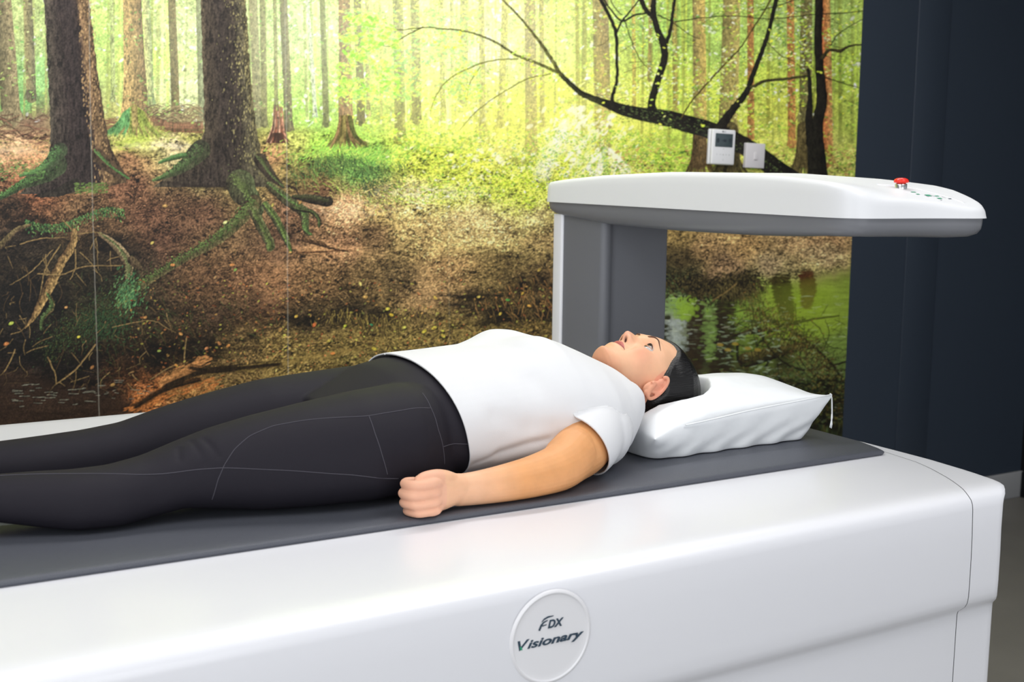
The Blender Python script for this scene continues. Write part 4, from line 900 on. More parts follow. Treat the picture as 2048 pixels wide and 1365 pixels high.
class Soup:
    """closed shapes gathered, then fused into one skin"""
    def __init__(s): s.V = []; s.F = []
    def add(s, V, F):
        o = len(s.V); s.V += [tuple(map(float, v)) for v in V]; s.F += [tuple(int(i) + o for i in f) for f in F]
    def loft(s, R):
        n = len(R[0]); V = [v for r in R for v in r]; F = grid_faces(len(R), n, True)
        F.append(tuple(range(n - 1, -1, -1))); F.append(tuple((len(R) - 1) * n + i for i in range(n))); s.add(V, F)
    def limb(s, P, RA, RB=None, up=(0, 0, 1), n=28, sub=6):
        """tapering limb: joints P, radii RA across and RB along 'up', rounded ends"""
        P = [Vector(p) for p in P]; RB = RB or RA
        E = [2 * P[0] - P[1]] + P + [2 * P[-1] - P[-2]]; Q = []; A = []; B = []
        ea = [RA[0]] + list(RA) + [RA[-1]]; eb = [RB[0]] + list(RB) + [RB[-1]]
        cm = lambda a, b, c, d, t: (b * 2 + (c - a) * t + (a * 2 - b * 5 + c * 4 - d) * t * t + (b * 3 - a - c * 3 + d) * t ** 3) * .5
        for i in range(1, len(E) - 2):
            for t in np.linspace(0, 1, sub, endpoint=False):
                t = float(t); Q.append(cm(E[i - 1], E[i], E[i + 1], E[i + 2], t)); A.append(cm(ea[i - 1], ea[i], ea[i + 1], ea[i + 2], t)); B.append(cm(eb[i - 1], eb[i], eb[i + 1], eb[i + 2], t))
        Q.append(P[-1]); A.append(RA[-1]); B.append(RB[-1]); R = []
        t0 = (Q[1] - Q[0]).normalized(); t1 = (Q[-1] - Q[-2]).normalized()
        pre = [(Q[0] - t0 * A[0] * math.sin(a), math.cos(a)) for a in (1.5, 1.2, .8, .4)]; post = [(Q[-1] + t1 * A[-1] * math.sin(a), math.cos(a)) for a in (.4, .8, 1.2, 1.5)]
        items = [(q, t0, A[0] * k, B[0] * k) for q, k in pre]
        for i, q in enumerate(Q): items.append((q, (Q[min(i + 1, len(Q) - 1)] - Q[max(i - 1, 0)]).normalized(), A[i], B[i]))
        items += [(q, t1, A[-1] * k, B[-1] * k) for q, k in post]
        for q, t, a, b in items:
            u = Vector(up); u = (u - t * u.dot(t)).normalized(); sx = t.cross(u)
            R.append([q + sx * (a * math.cos(w_)) + u * (b * math.sin(w_)) for w_ in np.linspace(0, 2 * math.pi, n, endpoint=False)])
        s.loft(R)
    def ball(s, c, r, n=20):
        rx, ry, rz = r if hasattr(r, '__len__') else (r, r, r)
        s.loft([[(c[0] + rx * math.sin(p) * math.cos(a), c[1] + ry * math.sin(p) * math.sin(a), c[2] + rz * math.cos(p)) for a in np.linspace(0, 2 * math.pi, n, endpoint=False)] for p in np.linspace(.02, math.pi - .02, n // 2 + 2)])
    def fuse(s, voxel, smooth=4, fac=.5):
        me = bpy.data.meshes.new('tmp'); me.from_pydata(s.V, [], s.F); me.validate()
        bm = bmesh.new(); bm.from_mesh(me); bmesh.ops.recalc_face_normals(bm, faces=bm.faces); bm.to_mesh(me); bm.free()
        o = bpy.data.objects.new('tmp', me); COL.objects.link(o)
        r = o.modifiers.new('r', 'REMESH'); r.mode = 'VOXEL'; r.voxel_size = voxel; r.adaptivity = 0
        if smooth: k = o.modifiers.new('s', 'SMOOTH'); k.factor = fac; k.iterations = smooth
        bpy.context.view_layer.update()
        out = bpy.data.meshes.new_from_object(o.evaluated_get(bpy.context.evaluated_depsgraph_get()))
        bpy.data.objects.remove(o); return out
def mverts(me):
    a = np.empty(len(me.vertices) * 3, np.float32); me.vertices.foreach_get('co', a); return a.reshape(-1, 3)
def setverts(me, v): me.vertices.foreach_set('co', v.astype(np.float32).ravel()); me.update()
def joined(meshes, name):
    bm = bmesh.new()
    for me in meshes: bm.from_mesh(me)
    out = bpy.data.meshes.new(name); bm.to_mesh(out); bm.free(); out.polygons.foreach_set('use_smooth', [True] * len(out.polygons)); return out
def G(a, c, s): return np.exp(-((a - c) / s) ** 2)
# trunk: x, centre y, top z, half width
TR = np.array([[.76, 1.930, .985, .186], [.84, 1.935, 1.018, .190], [.90, 1.938, 1.043, .194], [.95, 1.935, 1.054, .196], [1.00, 1.930, 1.057, .190], [1.05, 1.925, 1.061, .183], [1.09, 1.925, 1.063, .183], [1.125, 1.925, 1.070, .187], [1.155, 1.925, 1.078, .190], [1.19, 1.922, 1.078, .193], [1.225, 1.920, 1.068, .194], [1.26, 1.918, 1.053, .190], [1.295, 1.916, 1.037, .172], [1.325, 1.912, 1.023, .148], [1.352, 1.908, 1.008, .122], [1.375, 1.905, .992, .085]])
def section(x, yc, zt, hw, off=0., n=64, zb=None):
    zb = (MZ + .0008 + max(0, x - 1.30) * 1.15 if zb is None else zb); zt = zt + off; hw = hw + off
    zm = zb + (zt - zb) * .42; P = []
    for a in np.linspace(0, 2 * math.pi, n, endpoint=False):
        c, s_ = math.cos(a), math.sin(a)
        e = 2.15 if s_ > 0 else 2.8
        k = (abs(c) ** e + abs(s_) ** e) ** (-1 / e)
        P.append((x, yc + hw * c * k, zm + ((zt - zm) if s_ > 0 else (zm - zb)) * s_ * k))
    return P
def trunk(off, x0=.84, x1=1.375, bust=True):
    R = []
    for x in np.linspace(x0, x1, 60):
        yc, zt, hw = (float(np.interp(x, TR[:, 0], TR[:, i])) for i in (1, 2, 3))
        P = np.array(section(x, yc, zt, hw, off))
        if bust:
            y, z = P[:, 1], P[:, 2]; top = np.clip((z - .98) / .05, 0, 1)
            P[:, 2] += top * (.009 * G(x, 1.165, .042) * (G(y, yc - .085, .05) + G(y, yc + .085, .05)) - .005 * G(x, 1.16, .045) * G(y, yc, .03))
            P[:, 1] -= np.clip((z - .93) / .05, 0, 1) * np.sign(y - yc) * -.004 * G(x, 1.15, .05) * (np.abs(y - yc) > .12)
        R.append([tuple(p) for p in P])
    return R
LEGN = np.array([[.96, 1.850, 1.020, .857, .094], [.92, 1.826, 1.028, .857, .098], [.88, 1.812, 1.031, .857, .104], [.80, 1.803, 1.026, .857, .104], [.72, 1.808, 1.014, .858, .095], [.64, 1.820, .999, .861, .082], [.58, 1.828, .985, .868, .070], [.53, 1.832, .969, .874, .062], [.48, 1.832, .953, .867, .058], [.43, 1.829, .945, .860, .059], [.38, 1.834, .943, .860, .058], [.33, 1.848, .943, .868, .052], [.27, 1.862, .942, .880, .044], [.20, 1.872, .938, .884, .037], [.13, 1.875, .932, .882, .034], [.08, 1.875, .930, .872, .033]])
LEGF = np.array([[.97, 2.020, 1.030, .857, .100], [.90, 2.035, 1.026, .857, .102], [.82, 2.045, 1.019, .857, .098], [.74, 2.052, 1.012, .858, .092], [.68, 2.060, 1.000, .861, .082], [.62, 2.066, .987, .868, .071], [.57, 2.072, .974, .874, .061], [.51, 2.080, .955, .869, .057], [.45, 2.090, .946, .860, .058], [.38, 2.100, .940, .8585, .058], [.32, 2.108, .936, .863, .054], [.26, 2.114, .934, .870, .047], [.20, 2.118, .932, .878, .040], [.13, 2.122, .928, .880, .034], [.08, 2.124, .926, .872, .033]])
def leg(T, off):
    R = []
    for x in np.linspace(T[0, 0], T[-1, 0], 70):
        yc, zt, zb, hw = (float(np.interp(-x, -T[:, 0], T[:, i])) for i in (1, 2, 3, 4))
        R.append(section(x, yc, zt, hw, off, 48, max(zb - off, MZ + .0008 - (0 if off >= 0 else off))))
    return R
# shoulders and arms: near arm bent, forearm lying on the pad
SH, EL, WR = (1.232, 1.762, .938), (1.118, 1.716, .906), (.925, 1.690, .898)
def arm_near(s, off=0.):
    s.limb([(1.225, 1.762, .926), (1.180, 1.728, .912), (1.130, 1.698, .902)], [.048, .047, .041], [.046, .047, .042])
def forearm(s):
    s.limb([(1.150, 1.706, .910), (1.106, 1.680, .8990), (1.05, 1.666, .8935), (.99, 1.661, .8900), (.94, 1.660, .8885), (.908, 1.662, .8885)], [.040, .038, .035, .029, .0225, .0205], [.044, .0385, .0332, .0292, .0262, .0250])
    s.ball((1.102, 1.671, .8795), (.022, .019, .0180))
def mirror_arm(s, off=0.):
    s.limb([(1.232, 2.078, .938), (1.15, 2.125, .918), (1.09, 2.165, .905)], [.054 + off, .047 + off, .041 + off])
    if off == 0:
        s.limb([(1.09, 2.165, .905), (1.02, 2.175, .898), (.93, 2.165, .892), (.90, 2.160, .890)], [.039, .037, .026, .024], [.038, .035, .024, .022])
        s.limb([(.905, 2.16, .889), (.86, 2.156, .886), (.825, 2.152, .884)], [.030, .040, .038], [.018, .016, .013])
        for i in range(4):
            y = 2.122 + i * .020; s.limb([(.83, y, .882), (.80, y, .886), (.775, y, .880), (.762, y, .872)], [.0095, .0088, .008, .0068], n=14, sub=4)
        s.limb([(.87, 2.122, .882), (.842, 2.100, .878), (.82, 2.092, .874)], [.012, .010, .008], n=14, sub=4)
def hand_near(s0):
    s = Soup()
    # palm, resting on the little-finger edge, back of the hand to the viewer
    s.limb([(.925, 1.690, .898), (.900, 1.686, .8985), (.875, 1.680, .8985), (.853, 1.675, .8975)], [.0205, .0200, .0185, .0160], [.0270, .0310, .0345, .0335])
    zz_ = [.9215, .9040, .8865, .8705]; ll = [.0005, -.003, -.001, .005]
    for i, z in enumerate(zz_):
        l = ll[i]; r = [.0098, .0102, .0098, .0086][i]
        s.limb([(.872, 1.676, .8985 + (z - .8985) * .75), (.852 + l * .3, 1.6665, z), (.832 + l, 1.664, z - .0003), (.8165 + l, 1.668, z - .001), (.8085 + l, 1.681, z - .002), (.8085 + l, 1.694, z - .003), (.819 + l, 1.704, z - .003), (.832 + l, 1.705, z - .003)], [r * 1.05, r * 1.08, r * .98, r * 1.02, r * .95, r * .9, r * .85, r * .75], n=16, sub=5)
        s.ball((.853 + l * .3, 1.6640, z), (.0095, .0085, .0078), 14)
    # thumb from the side of the palm, lying over the curled forefinger
    s.limb([(.905, 1.688, .914), (.884, 1.683, .923), (.865, 1.679, .9300), (.849, 1.677, .9320), (.837, 1.678, .9305), (.828, 1.680, .927)], [.0145, .0150, .0128, .0110, .0100, .0080], n=18, sub=5)
    for i in range(3): s.limb([(.880, 1.680, .915 - i * .015), (.850, 1.6735, .913 - i * .0175), (.826, 1.672, .912 - i * .0175)], [.0150, .0085, .0070], [.0140, .0105, .0085], n=14, sub=3)
    for z0, z1 in ((.901, .9215), (.899, .904), (.896, .8865)): s.limb([(.915, 1.672, z0), (.885, 1.6665, (z0 + z1) / 2), (.857, 1.6645, z1)], [.0022, .0026, .0030], n=8, sub=3)
    s0.add([(.908 + (x - .915) * .83, 1.661 + (y - 1.690) * .95, MZ + .0014 + (z - .8612) * .82) for x, y, z in s.V], s.F)
# ---- head
HY = 1.90
zc_pts = np.array([[1.3225, 1.006], [1.3238, 1.022], [1.3255, 1.033], [1.328, 1.0415], [1.3302, 1.0465], [1.334, 1.0498], [1.339, 1.0515], [1.345, 1.0518], [1.350, 1.0512], [1.3553, 1.0530], [1.3600, 1.0572], [1.3642, 1.0586], [1.3685, 1.0575], [1.3712, 1.0553], [1.3740, 1.0590], [1.3770, 1.0605], [1.3800, 1.0596], [1.3830, 1.0604], [1.3850, 1.0650], [1.3870, 1.0715], [1.3903, 1.0762], [1.3940, 1.0778], [1.3975, 1.0775], [1.4030, 1.0748], [1.4136, 1.0680], [1.4194, 1.0655], [1.4257, 1.0668], [1.438, 1.0672], [1.4533, 1.0652], [1.4687, 1.0608], [1.4851, 1.0544], [1.4948, 1.0490], [1.5087, 1.0400], [1.5256, 1.0255], [1.5388, 1.0110], [1.5505, .9930], [1.560, .9690], [1.5655, .945]])
zb_pts = np.array([[1.3225, 1.006], [1.3238, 1.022], [1.3255, 1.033], [1.328, 1.0415], [1.334, 1.0485], [1.345, 1.0500], [1.3553, 1.0505], [1.3650, 1.0520], [1.375, 1.0530], [1.390, 1.0545], [1.405, 1.0565], [1.4194, 1.0600], [1.4257, 1.0640], [1.438, 1.0672], [1.4533, 1.0652], [1.4687, 1.0608], [1.4851, 1.0544], [1.4948, 1.0490], [1.5087, 1.0400], [1.5256, 1.0255], [1.5388, 1.0110], [1.5505, .9930], [1.560, .9690], [1.5655, .945]])
W_pts = np.array([[1.3225, .012], [1.3245, .020], [1.328, .027], [1.334, .034], [1.342, .041], [1.352, .048], [1.365, .055], [1.380, .061], [1.395, .0655], [1.41, .069], [1.43, .0715], [1.45, .073], [1.48, .0745], [1.50, .0735], [1.52, .065], [1.54, .052], [1.555, .034], [1.5655, .012]])
K_pts = np.array([[1.3225, .998], [1.328, .992], [1.338, .984], [1.35, .974], [1.365, .960], [1.38, .944], [1.395, .928], [1.41, .913], [1.43, .900], [1.46, .890], [1.49, .888], [1.52, .894], [1.54, .904], [1.555, .918], [1.5655, .935]])
ip = lambda T, x: np.interp(x, T[:, 0], T[:, 1])
def head_section(x, n=420, off=0., feats=True):
    zb, zk, W = float(ip(zb_pts, x)) + off, float(ip(K_pts, x)) - off, float(ip(W_pts, x)) + off
    m = zk + (zb - zk) * float(np.interp(x, [1.32, 1.36, 1.42, 1.5, 1.57], [.45, .42, .46, .5, .5]))
    a = np.linspace(0, 2 * math.pi, n, endpoint=False); c, s_ = np.cos(a), np.sin(a)
    ef = float(np.interp(x, [1.32, 1.34, 1.40, 1.46, 1.57], [2.0, 2.05, 2.35, 2.3, 2.0])); e = np.where(c > 0, ef, 2.15)
    k = (np.abs(c) ** e + np.abs(s_) ** e) ** (-1 / e)
    y = W * s_ * k; z = m + np.where(c > 0, zb - m, m - zk) * c * k
    if feats:
        ay = np.abs(y); fr_ = np.clip((z - (m + .010)) / .02, 0, 1)
        wn = float(np.interp(x, [1.352, 1.36, 1.372, 1.380, 1.384, 1.390, 1.398, 1.406, 1.414, 1.42, 1.43], [.020, .022, .023, .018, .0125, .0125, .0115, .0090, .0078, .0085, .016]))
        pw = 2.0 if 1.383 < x < 1.425 else 2.6
        d = (float(ip(zc_pts, x)) - float(ip(zb_pts, x))) * np.exp(-(ay / wn) ** pw)
        d += .0062 * G(x, 1.3925, .0058) * G(ay, .0125, .0048)            # wings of the nose
        d -= .0065 * G(x, 1.3862, .0026) * G(ay, .0068, .0032)            # nostrils
        d += -.0085 * G(x, 1.4205, .0105) * G(ay, .031, .0145)            # eye sockets
        d += -.0040 * G(x, 1.4210, .008) * G(ay, .0165, .006)
        d += .0036 * G(x, 1.4385, .0065) * G(ay, .030, .018)              # brow ridge
        d += .0050 * G(x, 1.400, .016) * G(ay, .042, .016)                # cheekbone
        d += -.0020 * G(x, 1.383, .010) * G(ay, .026, .005)               # fold beside the mouth
        d += -.0022 * G(x, 1.3700, .005) * G(ay, .0265, .0045)            # mouth corner
        d += -.0012 * G(x, 1.350, .0035) * G(ay, 0, .02)
        d += .0022 * G(x, 1.336, .007) * G(ay, 0, .012)
        tt = (ay - .0315) / .0120; d -= .0085 * np.clip((np.clip(1 - tt * tt, 0, 1) * .0058 - abs(x - 1.4205)) / .0012, 0, 1)
        d -= .0011 * G(x, 1.3805, .0045) * G(ay, 0, .0026)                # philtrum
        z = z + d * fr_
        y = y + np.sign(y) * (-.0035 * G(x, 1.455, .014) * G(z, 1.02, .02))   # temple
    xo = (1.35 + (x - 1.35) * .76 if x < 1.35 else x) if x < 1.44 else 1.44 + (x - 1.44) * .86
    return [(xo, HY + yy, zz) for yy, zz in zip(y, z)]
HX = np.concatenate([np.linspace(1.3226, 1.330, 10)[:-1], np.arange(1.330, 1.446, .0008), np.arange(1.446, 1.5655, .0022), [1.5655]])
sh = Soup(); sh.loft([head_section(x) for x in HX])
sh.limb([(1.255, 1.915, .945), (1.30, 1.910, .952), (1.345, 1.905, .957), (1.40, 1.902, .955)], [.068, .062, .0585, .057], [.062, .058, .0525, .050])
# fullness under the chin
sh.limb([(1.315, 1.902, .990), (1.345, 1.901, .990), (1.375, 1.900, .975)], [.034, .040, .048], [.026, .030, .030])
def ear(s, sg):
    cx, cy, cz = 1.4060, HY + sg * .0725, .982
    out = lambda k: cy + sg * k
    A = np.radians(np.linspace(-150, 150, 22)); P = []; rr = []
    for a in A:   # outer rim, opening towards the face
        ex, ez = .0245 * math.sin(a), -.0158 * math.cos(a)
        th = math.radians(24); x = cx + ex * math.cos(th) + ez * math.sin(th); z = cz + ex * math.sin(th) * 1.0 + ez * math.cos(th)
        P.append((x, out(.0065 + .0065 * (math.cos(a) * .5 + .5)), z)); rr.append(.0034 if a > -1.2 else .0044)
    s.limb(P, rr, n=10, sub=2)
    s.ball((cx - .004, out(.001), cz - .003), (.0240, .0085, .0150), 18)
    s.limb([(cx + .012, out(.008), cz - .002), (cx + .004, out(.010), cz - .0075), (cx - .008, out(.0095), cz - .008), (cx - .016, out(.008), cz - .004)], [.0028, .0032, .0030, .0028], n=8, sub=3)
    s.ball((cx - .0215, out(.0060), cz - .0085), (.0078, .0050, .0072), 16)
    s.ball((cx + .0135, out(.0025), cz + .0065), (.012, .0065, .0085), 14)
    s.ball((cx - .0085, out(.0068), cz + .0098), (.0050, .0042, .0040), 12)
ear(sh, -1); ear(sh, 1)
head_me = sh.fuse(.00125, 2, .5)
sa = Soup(); arm_near(sa); forearm(sa); hand_near(sa)
arm_me = sa.fuse(.00135, 5, .5)
sb = Soup(); sb.loft(trunk(-.012, .86, 1.335)); sb.loft([[(x, y, z) for x, y, z in r] for r in leg(LEGN, -.008)]); sb.loft(leg(LEGF, -.008)); mirror_arm(sb)
sb.limb([(1.20, 1.80, .938), (1.235, 1.77, .94)], [.05, .045])
sb.limb([(1.30, 1.91, .95), (1.24, 1.92, .95)], [.055, .06])
for T in (LEGN, LEGF):   # bare feet, toes up
    yc = T[-1, 1]; s_ = -1 if T is LEGN else 1
    sb.limb([(.095, yc, .900), (.060, yc, .893), (.045, yc + s_ * .004, .910)], [.033, .032, .030])
    sb.limb([(.062, yc, .905), (.030, yc + s_ * .006, .960), (.022, yc + s_ * .012, 1.010), (.020, yc + s_ * .014, 1.045)], [.033, .038, .043, .040], [.034, .026, .018, .014], up=(1, 0, 0))
    for i in range(5): y = yc + s_ * .014 + (i - 2) * .0165 * s_; r = [.0125, .0092, .0088, .0084, .0080][i]; sb.limb([(.021, y, 1.04), (.018, y, 1.068 - i * .0035), (.024, y, 1.082 - i * .005)], [r, r, r * .8], n=12, sub=3)
body_me = sb.fuse(.0045, 4, .5)
person_me = joined([body_me, arm_me, head_me], 'body')
v = mverts(person_me); x, y, z = v[:, 0], v[:, 1], v[:, 2]; ly = np.abs(y - HY)
pig = np.tile(s2l([232, 182, 146]), (len(v), 1))
def tint(m, rgb):
    global pig
    m = np.clip(m, 0, 1)[:, None]; pig = pig * (1 - m) + s2l(rgb) * m
isface = (x > 1.31)
tint((x < 1.25) * (y < 1.78) * np.clip((x - .93) / .08, 0, 1), (222, 160, 106))          # tanned forearm
tint((x < .875) * (y < 1.73) * .45, (228, 170, 150))
tint(isface * .75 * G(x, 1.395, .022) * G(ly, .045, .018), (224, 158, 128))
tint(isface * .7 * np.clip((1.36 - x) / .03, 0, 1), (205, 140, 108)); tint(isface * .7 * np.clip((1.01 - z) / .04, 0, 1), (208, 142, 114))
tint(isface * .6 * G(x, 1.392, .01) * G(ly, 0, .014), (226, 160, 140))
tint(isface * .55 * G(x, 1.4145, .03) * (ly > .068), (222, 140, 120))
lipw = .0235; hl = np.clip(1 - (ly / lipw) ** 2, 0, 1) ** .7
tint(isface * (z > 1.02) * np.clip((hl * .0078 + .0004 - np.abs(x - 1.3712)) / .0016, 0, 1) * (hl > 0), (188, 104, 96))
tint(isface * (z > 1.02) * np.clip((.0011 - np.abs(x - 1.3712)) / .0008, 0, 1) * (ly < .0255), (110, 48, 44))
tint(isface * (z > 1.05) * np.clip(1.5 - np.hypot((x - 1.3862) / .0026, (ly - .0068) / .0032) * 1.1, 0, 1), (70, 24, 20))
tint(isface * (z > 1.03) * .5 * G(x, 1.4205, .008) * G(ly, .031, .015), (196, 132, 108))
a_ = person_me.color_attributes.new('pigment', 'FLOAT_COLOR', 'POINT'); q = np.ones((len(v), 4), np.float32); q[:, :3] = pig; a_.data.foreach_set('color', q.ravel())
M_skin = skin_mat()
person = link('person', person_me, M_skin)
tag(person, 'woman in white t-shirt and charcoal leggings lying on her back, looking up', 'person')
# ---- hair, slicked back from the forehead
M_hair = mat('black_hair', (10, 8, 9), .32, .5)
nt = M_hair.node_tree; b = nt.nodes['Principled BSDF']; tc = nt.nodes.new('ShaderNodeTexCoord'); mp = nt.nodes.new('ShaderNodeMapping'); mp.inputs['Scale'].default_value = (14, 420, 420)
nn_ = nt.nodes.new('ShaderNodeTexNoise'); nn_.inputs['Scale'].default_value = 1; nn_.inputs['Detail'].default_value = 3; bp = nt.nodes.new('ShaderNodeBump'); bp.inputs['Strength'].default_value = .9; bp.inputs['Distance'].default_value = .0016
nt.links.new(tc.outputs['Object'], mp.inputs['Vector']); nt.links.new(mp.outputs[0], nn_.inputs['Vector']); nt.links.new(nn_.outputs[0], bp.inputs['Height']); nt.links.new(bp.outputs[0], b.inputs['Normal'])
R = []
HHX = np.concatenate([np.linspace(1.385, 1.5655, 110), [1.568, 1.571, 1.573]])
for x in HHX:
    xx = min(x, 1.5655); n = 240; P = np.array(head_section(xx, n, 0.)); P[:, 0] = x if x < 1.44 else 1.44 + (x - 1.44) * .86
    a = np.linspace(0, 2 * math.pi, n, endpoint=False); ang = np.degrees(np.abs((a + math.pi) % (2 * math.pi) - math.pi))
    xh = np.interp(ang, [0, 12, 25, 38, 48, 56, 64, 72, 80, 88, 96, 110, 180], [1.484, 1.485, 1.486, 1.481, 1.470, 1.457, 1.444, 1.431, 1.4225, 1.428, 1.424, 1.400, 1.392])
    t = np.clip((x - xh) / .011, -1, 1); off = np.where(t > 0, .0062 * (t * (2 - t)), .0025 * t) + .0012 * np.clip(x - 1.50, 0, .06) / .06
    cy_, cz_ = HY, float(ip(K_pts, xx)) * .5 + float(ip(zb_pts, xx)) * .5
    d = P[:, 1:] - np.array([cy_, cz_]); L = np.linalg.norm(d, axis=1)[:, None]; kx = 1.0 if x <= 1.5655 else (1 - (x - 1.5655) / .0085 * .55)
    P[:, 1:] = np.array([cy_, cz_]) + (d / L) * (L + off[:, None]) * kx
    R.append([tuple(p) for p in P])
hair = rings('hair', R, M_hair, person)
# ---- eyes, lashes and brows
M_eye = mat('eye_white', (198, 190, 184), .2, .5); M_iris = mat('hazel_iris', (56, 54, 46), .15, .5); M_pup = mat('pupil', (8, 8, 9), .1)
M_brow = mat('dark_brow_hair', (92, 60, 46), .8); M_lash = mat('dark_lashes', (30, 20, 18), .7)
bv = __import__('mathutils.bvhtree', fromlist=['BVHTree']).BVHTree
tree = bv.FromPolygons([tuple(p) for p in mverts(head_me)], [tuple(p.vertices) for p in head_me.polygons])
def onface(x, y, lift=0.):
    h = tree.ray_cast(Vector((x, y, 1.2)), Vector((0, 0, -1))); return (x, y, h[0].z + lift) if h[0] else (x, y, 1.05)
for sg in (-1, 1):
    ec = (1.4203, HY + sg * .0315, (onface(1.4095, HY + sg * .0315)[2] + onface(1.4310, HY + sg * .0315)[2]) / 2); R0 = .0138; c0 = Vector((ec[0], ec[1], ec[2] - .0002 - R0))
    s1 = Soup(); s1.ball((0, 0, 0), R0, 32); eye = mesh('eye', s1.V, s1.F, M_eye, person); eye.location = c0
    gaze = Vector((-.12, -.02, 1)).normalized()
    def disc(name, r, rr_, m):
        V = []; 
        u = gaze.cross(Vector((0, 1, 0))).normalized(); w2 = gaze.cross(u)
        for k in range(5):
            rk = r * k / 4
            for a in np.linspace(0, 2 * math.pi, 24, endpoint=False): V.append(gaze * math.sqrt(max(rr_ ** 2 - rk ** 2, 0)) + (u * math.cos(a) + w2 * math.sin(a)) * rk)
        return mesh(name, V, grid_faces(5, 24, True), m, eye)
    disc('iris', .0070, R0 + .0003, M_iris); disc('pupil', .0032, R0 + .0006, M_pup)
    # lids: rims of skin round the opening
    def lid(xo, hgt, r, m, name, lift):
        P = []
        for t in np.linspace(-1, 1, 15):
            yy = ec[1] + sg * t * .0122; xx = ec[0] + xo + hgt * (1 - t * t) - .0010 * t * (1 if sg > 0 else 1)
            dd = max(R0 ** 2 - (xx - c0.x) ** 2 - (yy - c0.y) ** 2, 0)
            P.append((xx, yy, c0.z + math.sqrt(dd) + lift - .0004))
        return tube(name, P, [r * (.35 + .65 * (1 - t * t)) for t in np.linspace(-1, 1, 15)], m, person, 8)
    for nm, xo, h, r, mm, lf in (('upper_eyelid', .0008, .0048, .0019, None, .0004), ('lower_eyelid', -.0003, -.0043, .0013, None, .0002), ('eyelashes', .0007, .0040, .0013, M_lash, .0024)):
        o = lid(xo, h, r, mm or M_skin, nm, lf)
        if mm is None:
            at_ = o.data.color_attributes.new('pigment', 'FLOAT_COLOR', 'POINT'); n_ = len(o.data.vertices); q = np.ones((n_, 4), np.float32); q[:, :3] = s2l((206, 146, 118)); at_.data.foreach_set('color', q.ravel())
    P = []
    for t in np.linspace(0, 1, 14):
        yy = HY + sg * (.012 + .040 * t); xx = 1.4335 + .0062 * math.sin(min(t * 1.25, 1) * math.pi * .62) - .006 * max(0, t - .6) / .4
        P.append(onface(xx, yy, -.0003))
    tube('eyebrow', P, [.0010, .0016, .0019, .0020, .0020, .0019, .0018, .0016, .0015, .0013, .0011, .0009, .0007, .0005], M_brow, person, 8)
# ---------------------------------------------------------------- clothing
def cloth_mat(name, rgb, rough, sheen, fold=0., fs=14.):
    m = mat(name, rgb, rough, .14, .02, 12); nt = m.node_tree; b = nt.nodes['Principled BSDF']
    tc = nt.nodes.new('ShaderNodeTexCoord'); n1 = nt.nodes.new('ShaderNodeTexNoise'); n1.inputs['Scale'].default_value = fs; n1.inputs['Detail'].default_value = 2
    n2 = nt.nodes.new('ShaderNodeTexNoise'); n2.inputs['Scale'].default_value = 900
    b1 = nt.nodes.new('ShaderNodeBump'); b1.inputs['Strength'].default_value = fold; b1.inputs['Distance'].default_value = .01
    b2 = nt.nodes.new('ShaderNodeBump'); b2.inputs['Strength'].default_value = .2; b2.inputs['Distance'].default_value = .0008
    for n in (n1, n2): nt.links.new(tc.outputs['Object'], n.inputs['Vector'])
    nt.links.new(n1.outputs['Fac'], b1.inputs['Height']); nt.links.new(n2.outputs['Fac'], b2.inputs['Height']); nt.links.new(b1.outputs[0], b2.inputs['Normal']); nt.links.new(b2.outputs[0], b.inputs['Normal'])
    return m
M_tee = cloth_mat('white_cotton', (222, 223, 226), .8, .1, .10, 9)
M_leg = cloth_mat('charcoal_jersey', (36, 34, 41), .62, .25, .05, 12)
# t-shirt
st = Soup(); st.loft(trunk(.004, .90, 1.375))
st.limb([(1.232, 1.778, .936), (1.200, 1.744, .919), (1.165, 1.722, .910), (1.125, 1.698, .904)], [.062, .060, .058, .056], [.064, .060, .056, .053])
st.ball((1.248, 1.772, .925), (.054, .060, .062))
st.limb([(1.222, 2.065, .940), (1.18, 2.10, .926), (1.13, 2.13, .914)], [.060, .058, .056], [.070, .062, .058])
tee = st.fuse(.0032, 9, .6)
tee0 = Soup(); tee0.loft(trunk(.004, .90, 1.375)); tee0 = tee0.fuse(.0032, 9, .6)
def crease(P, w, depth, mask=None):
    """press a soft furrow along the line P"""
    global v
    P = np.array(P, float); best = np.full(len(v), 1e9); 
    for a, b_ in zip(P[:-1], P[1:]):
        d = b_ - a; t = np.clip(((v - a) @ d) / (d @ d), 0, 1); best = np.minimum(best, np.linalg.norm(v - a - t[:, None] * d, axis=1))
    g = np.exp(-(best / w) ** 2) * depth
    c = np.stack([v[:, 0], np.full(len(v), 1.925), np.full(len(v), .93)], 1); n = v - c; n /= np.linalg.norm(n, axis=1)[:, None] + 1e-9
    v = v - n * g[:, None]
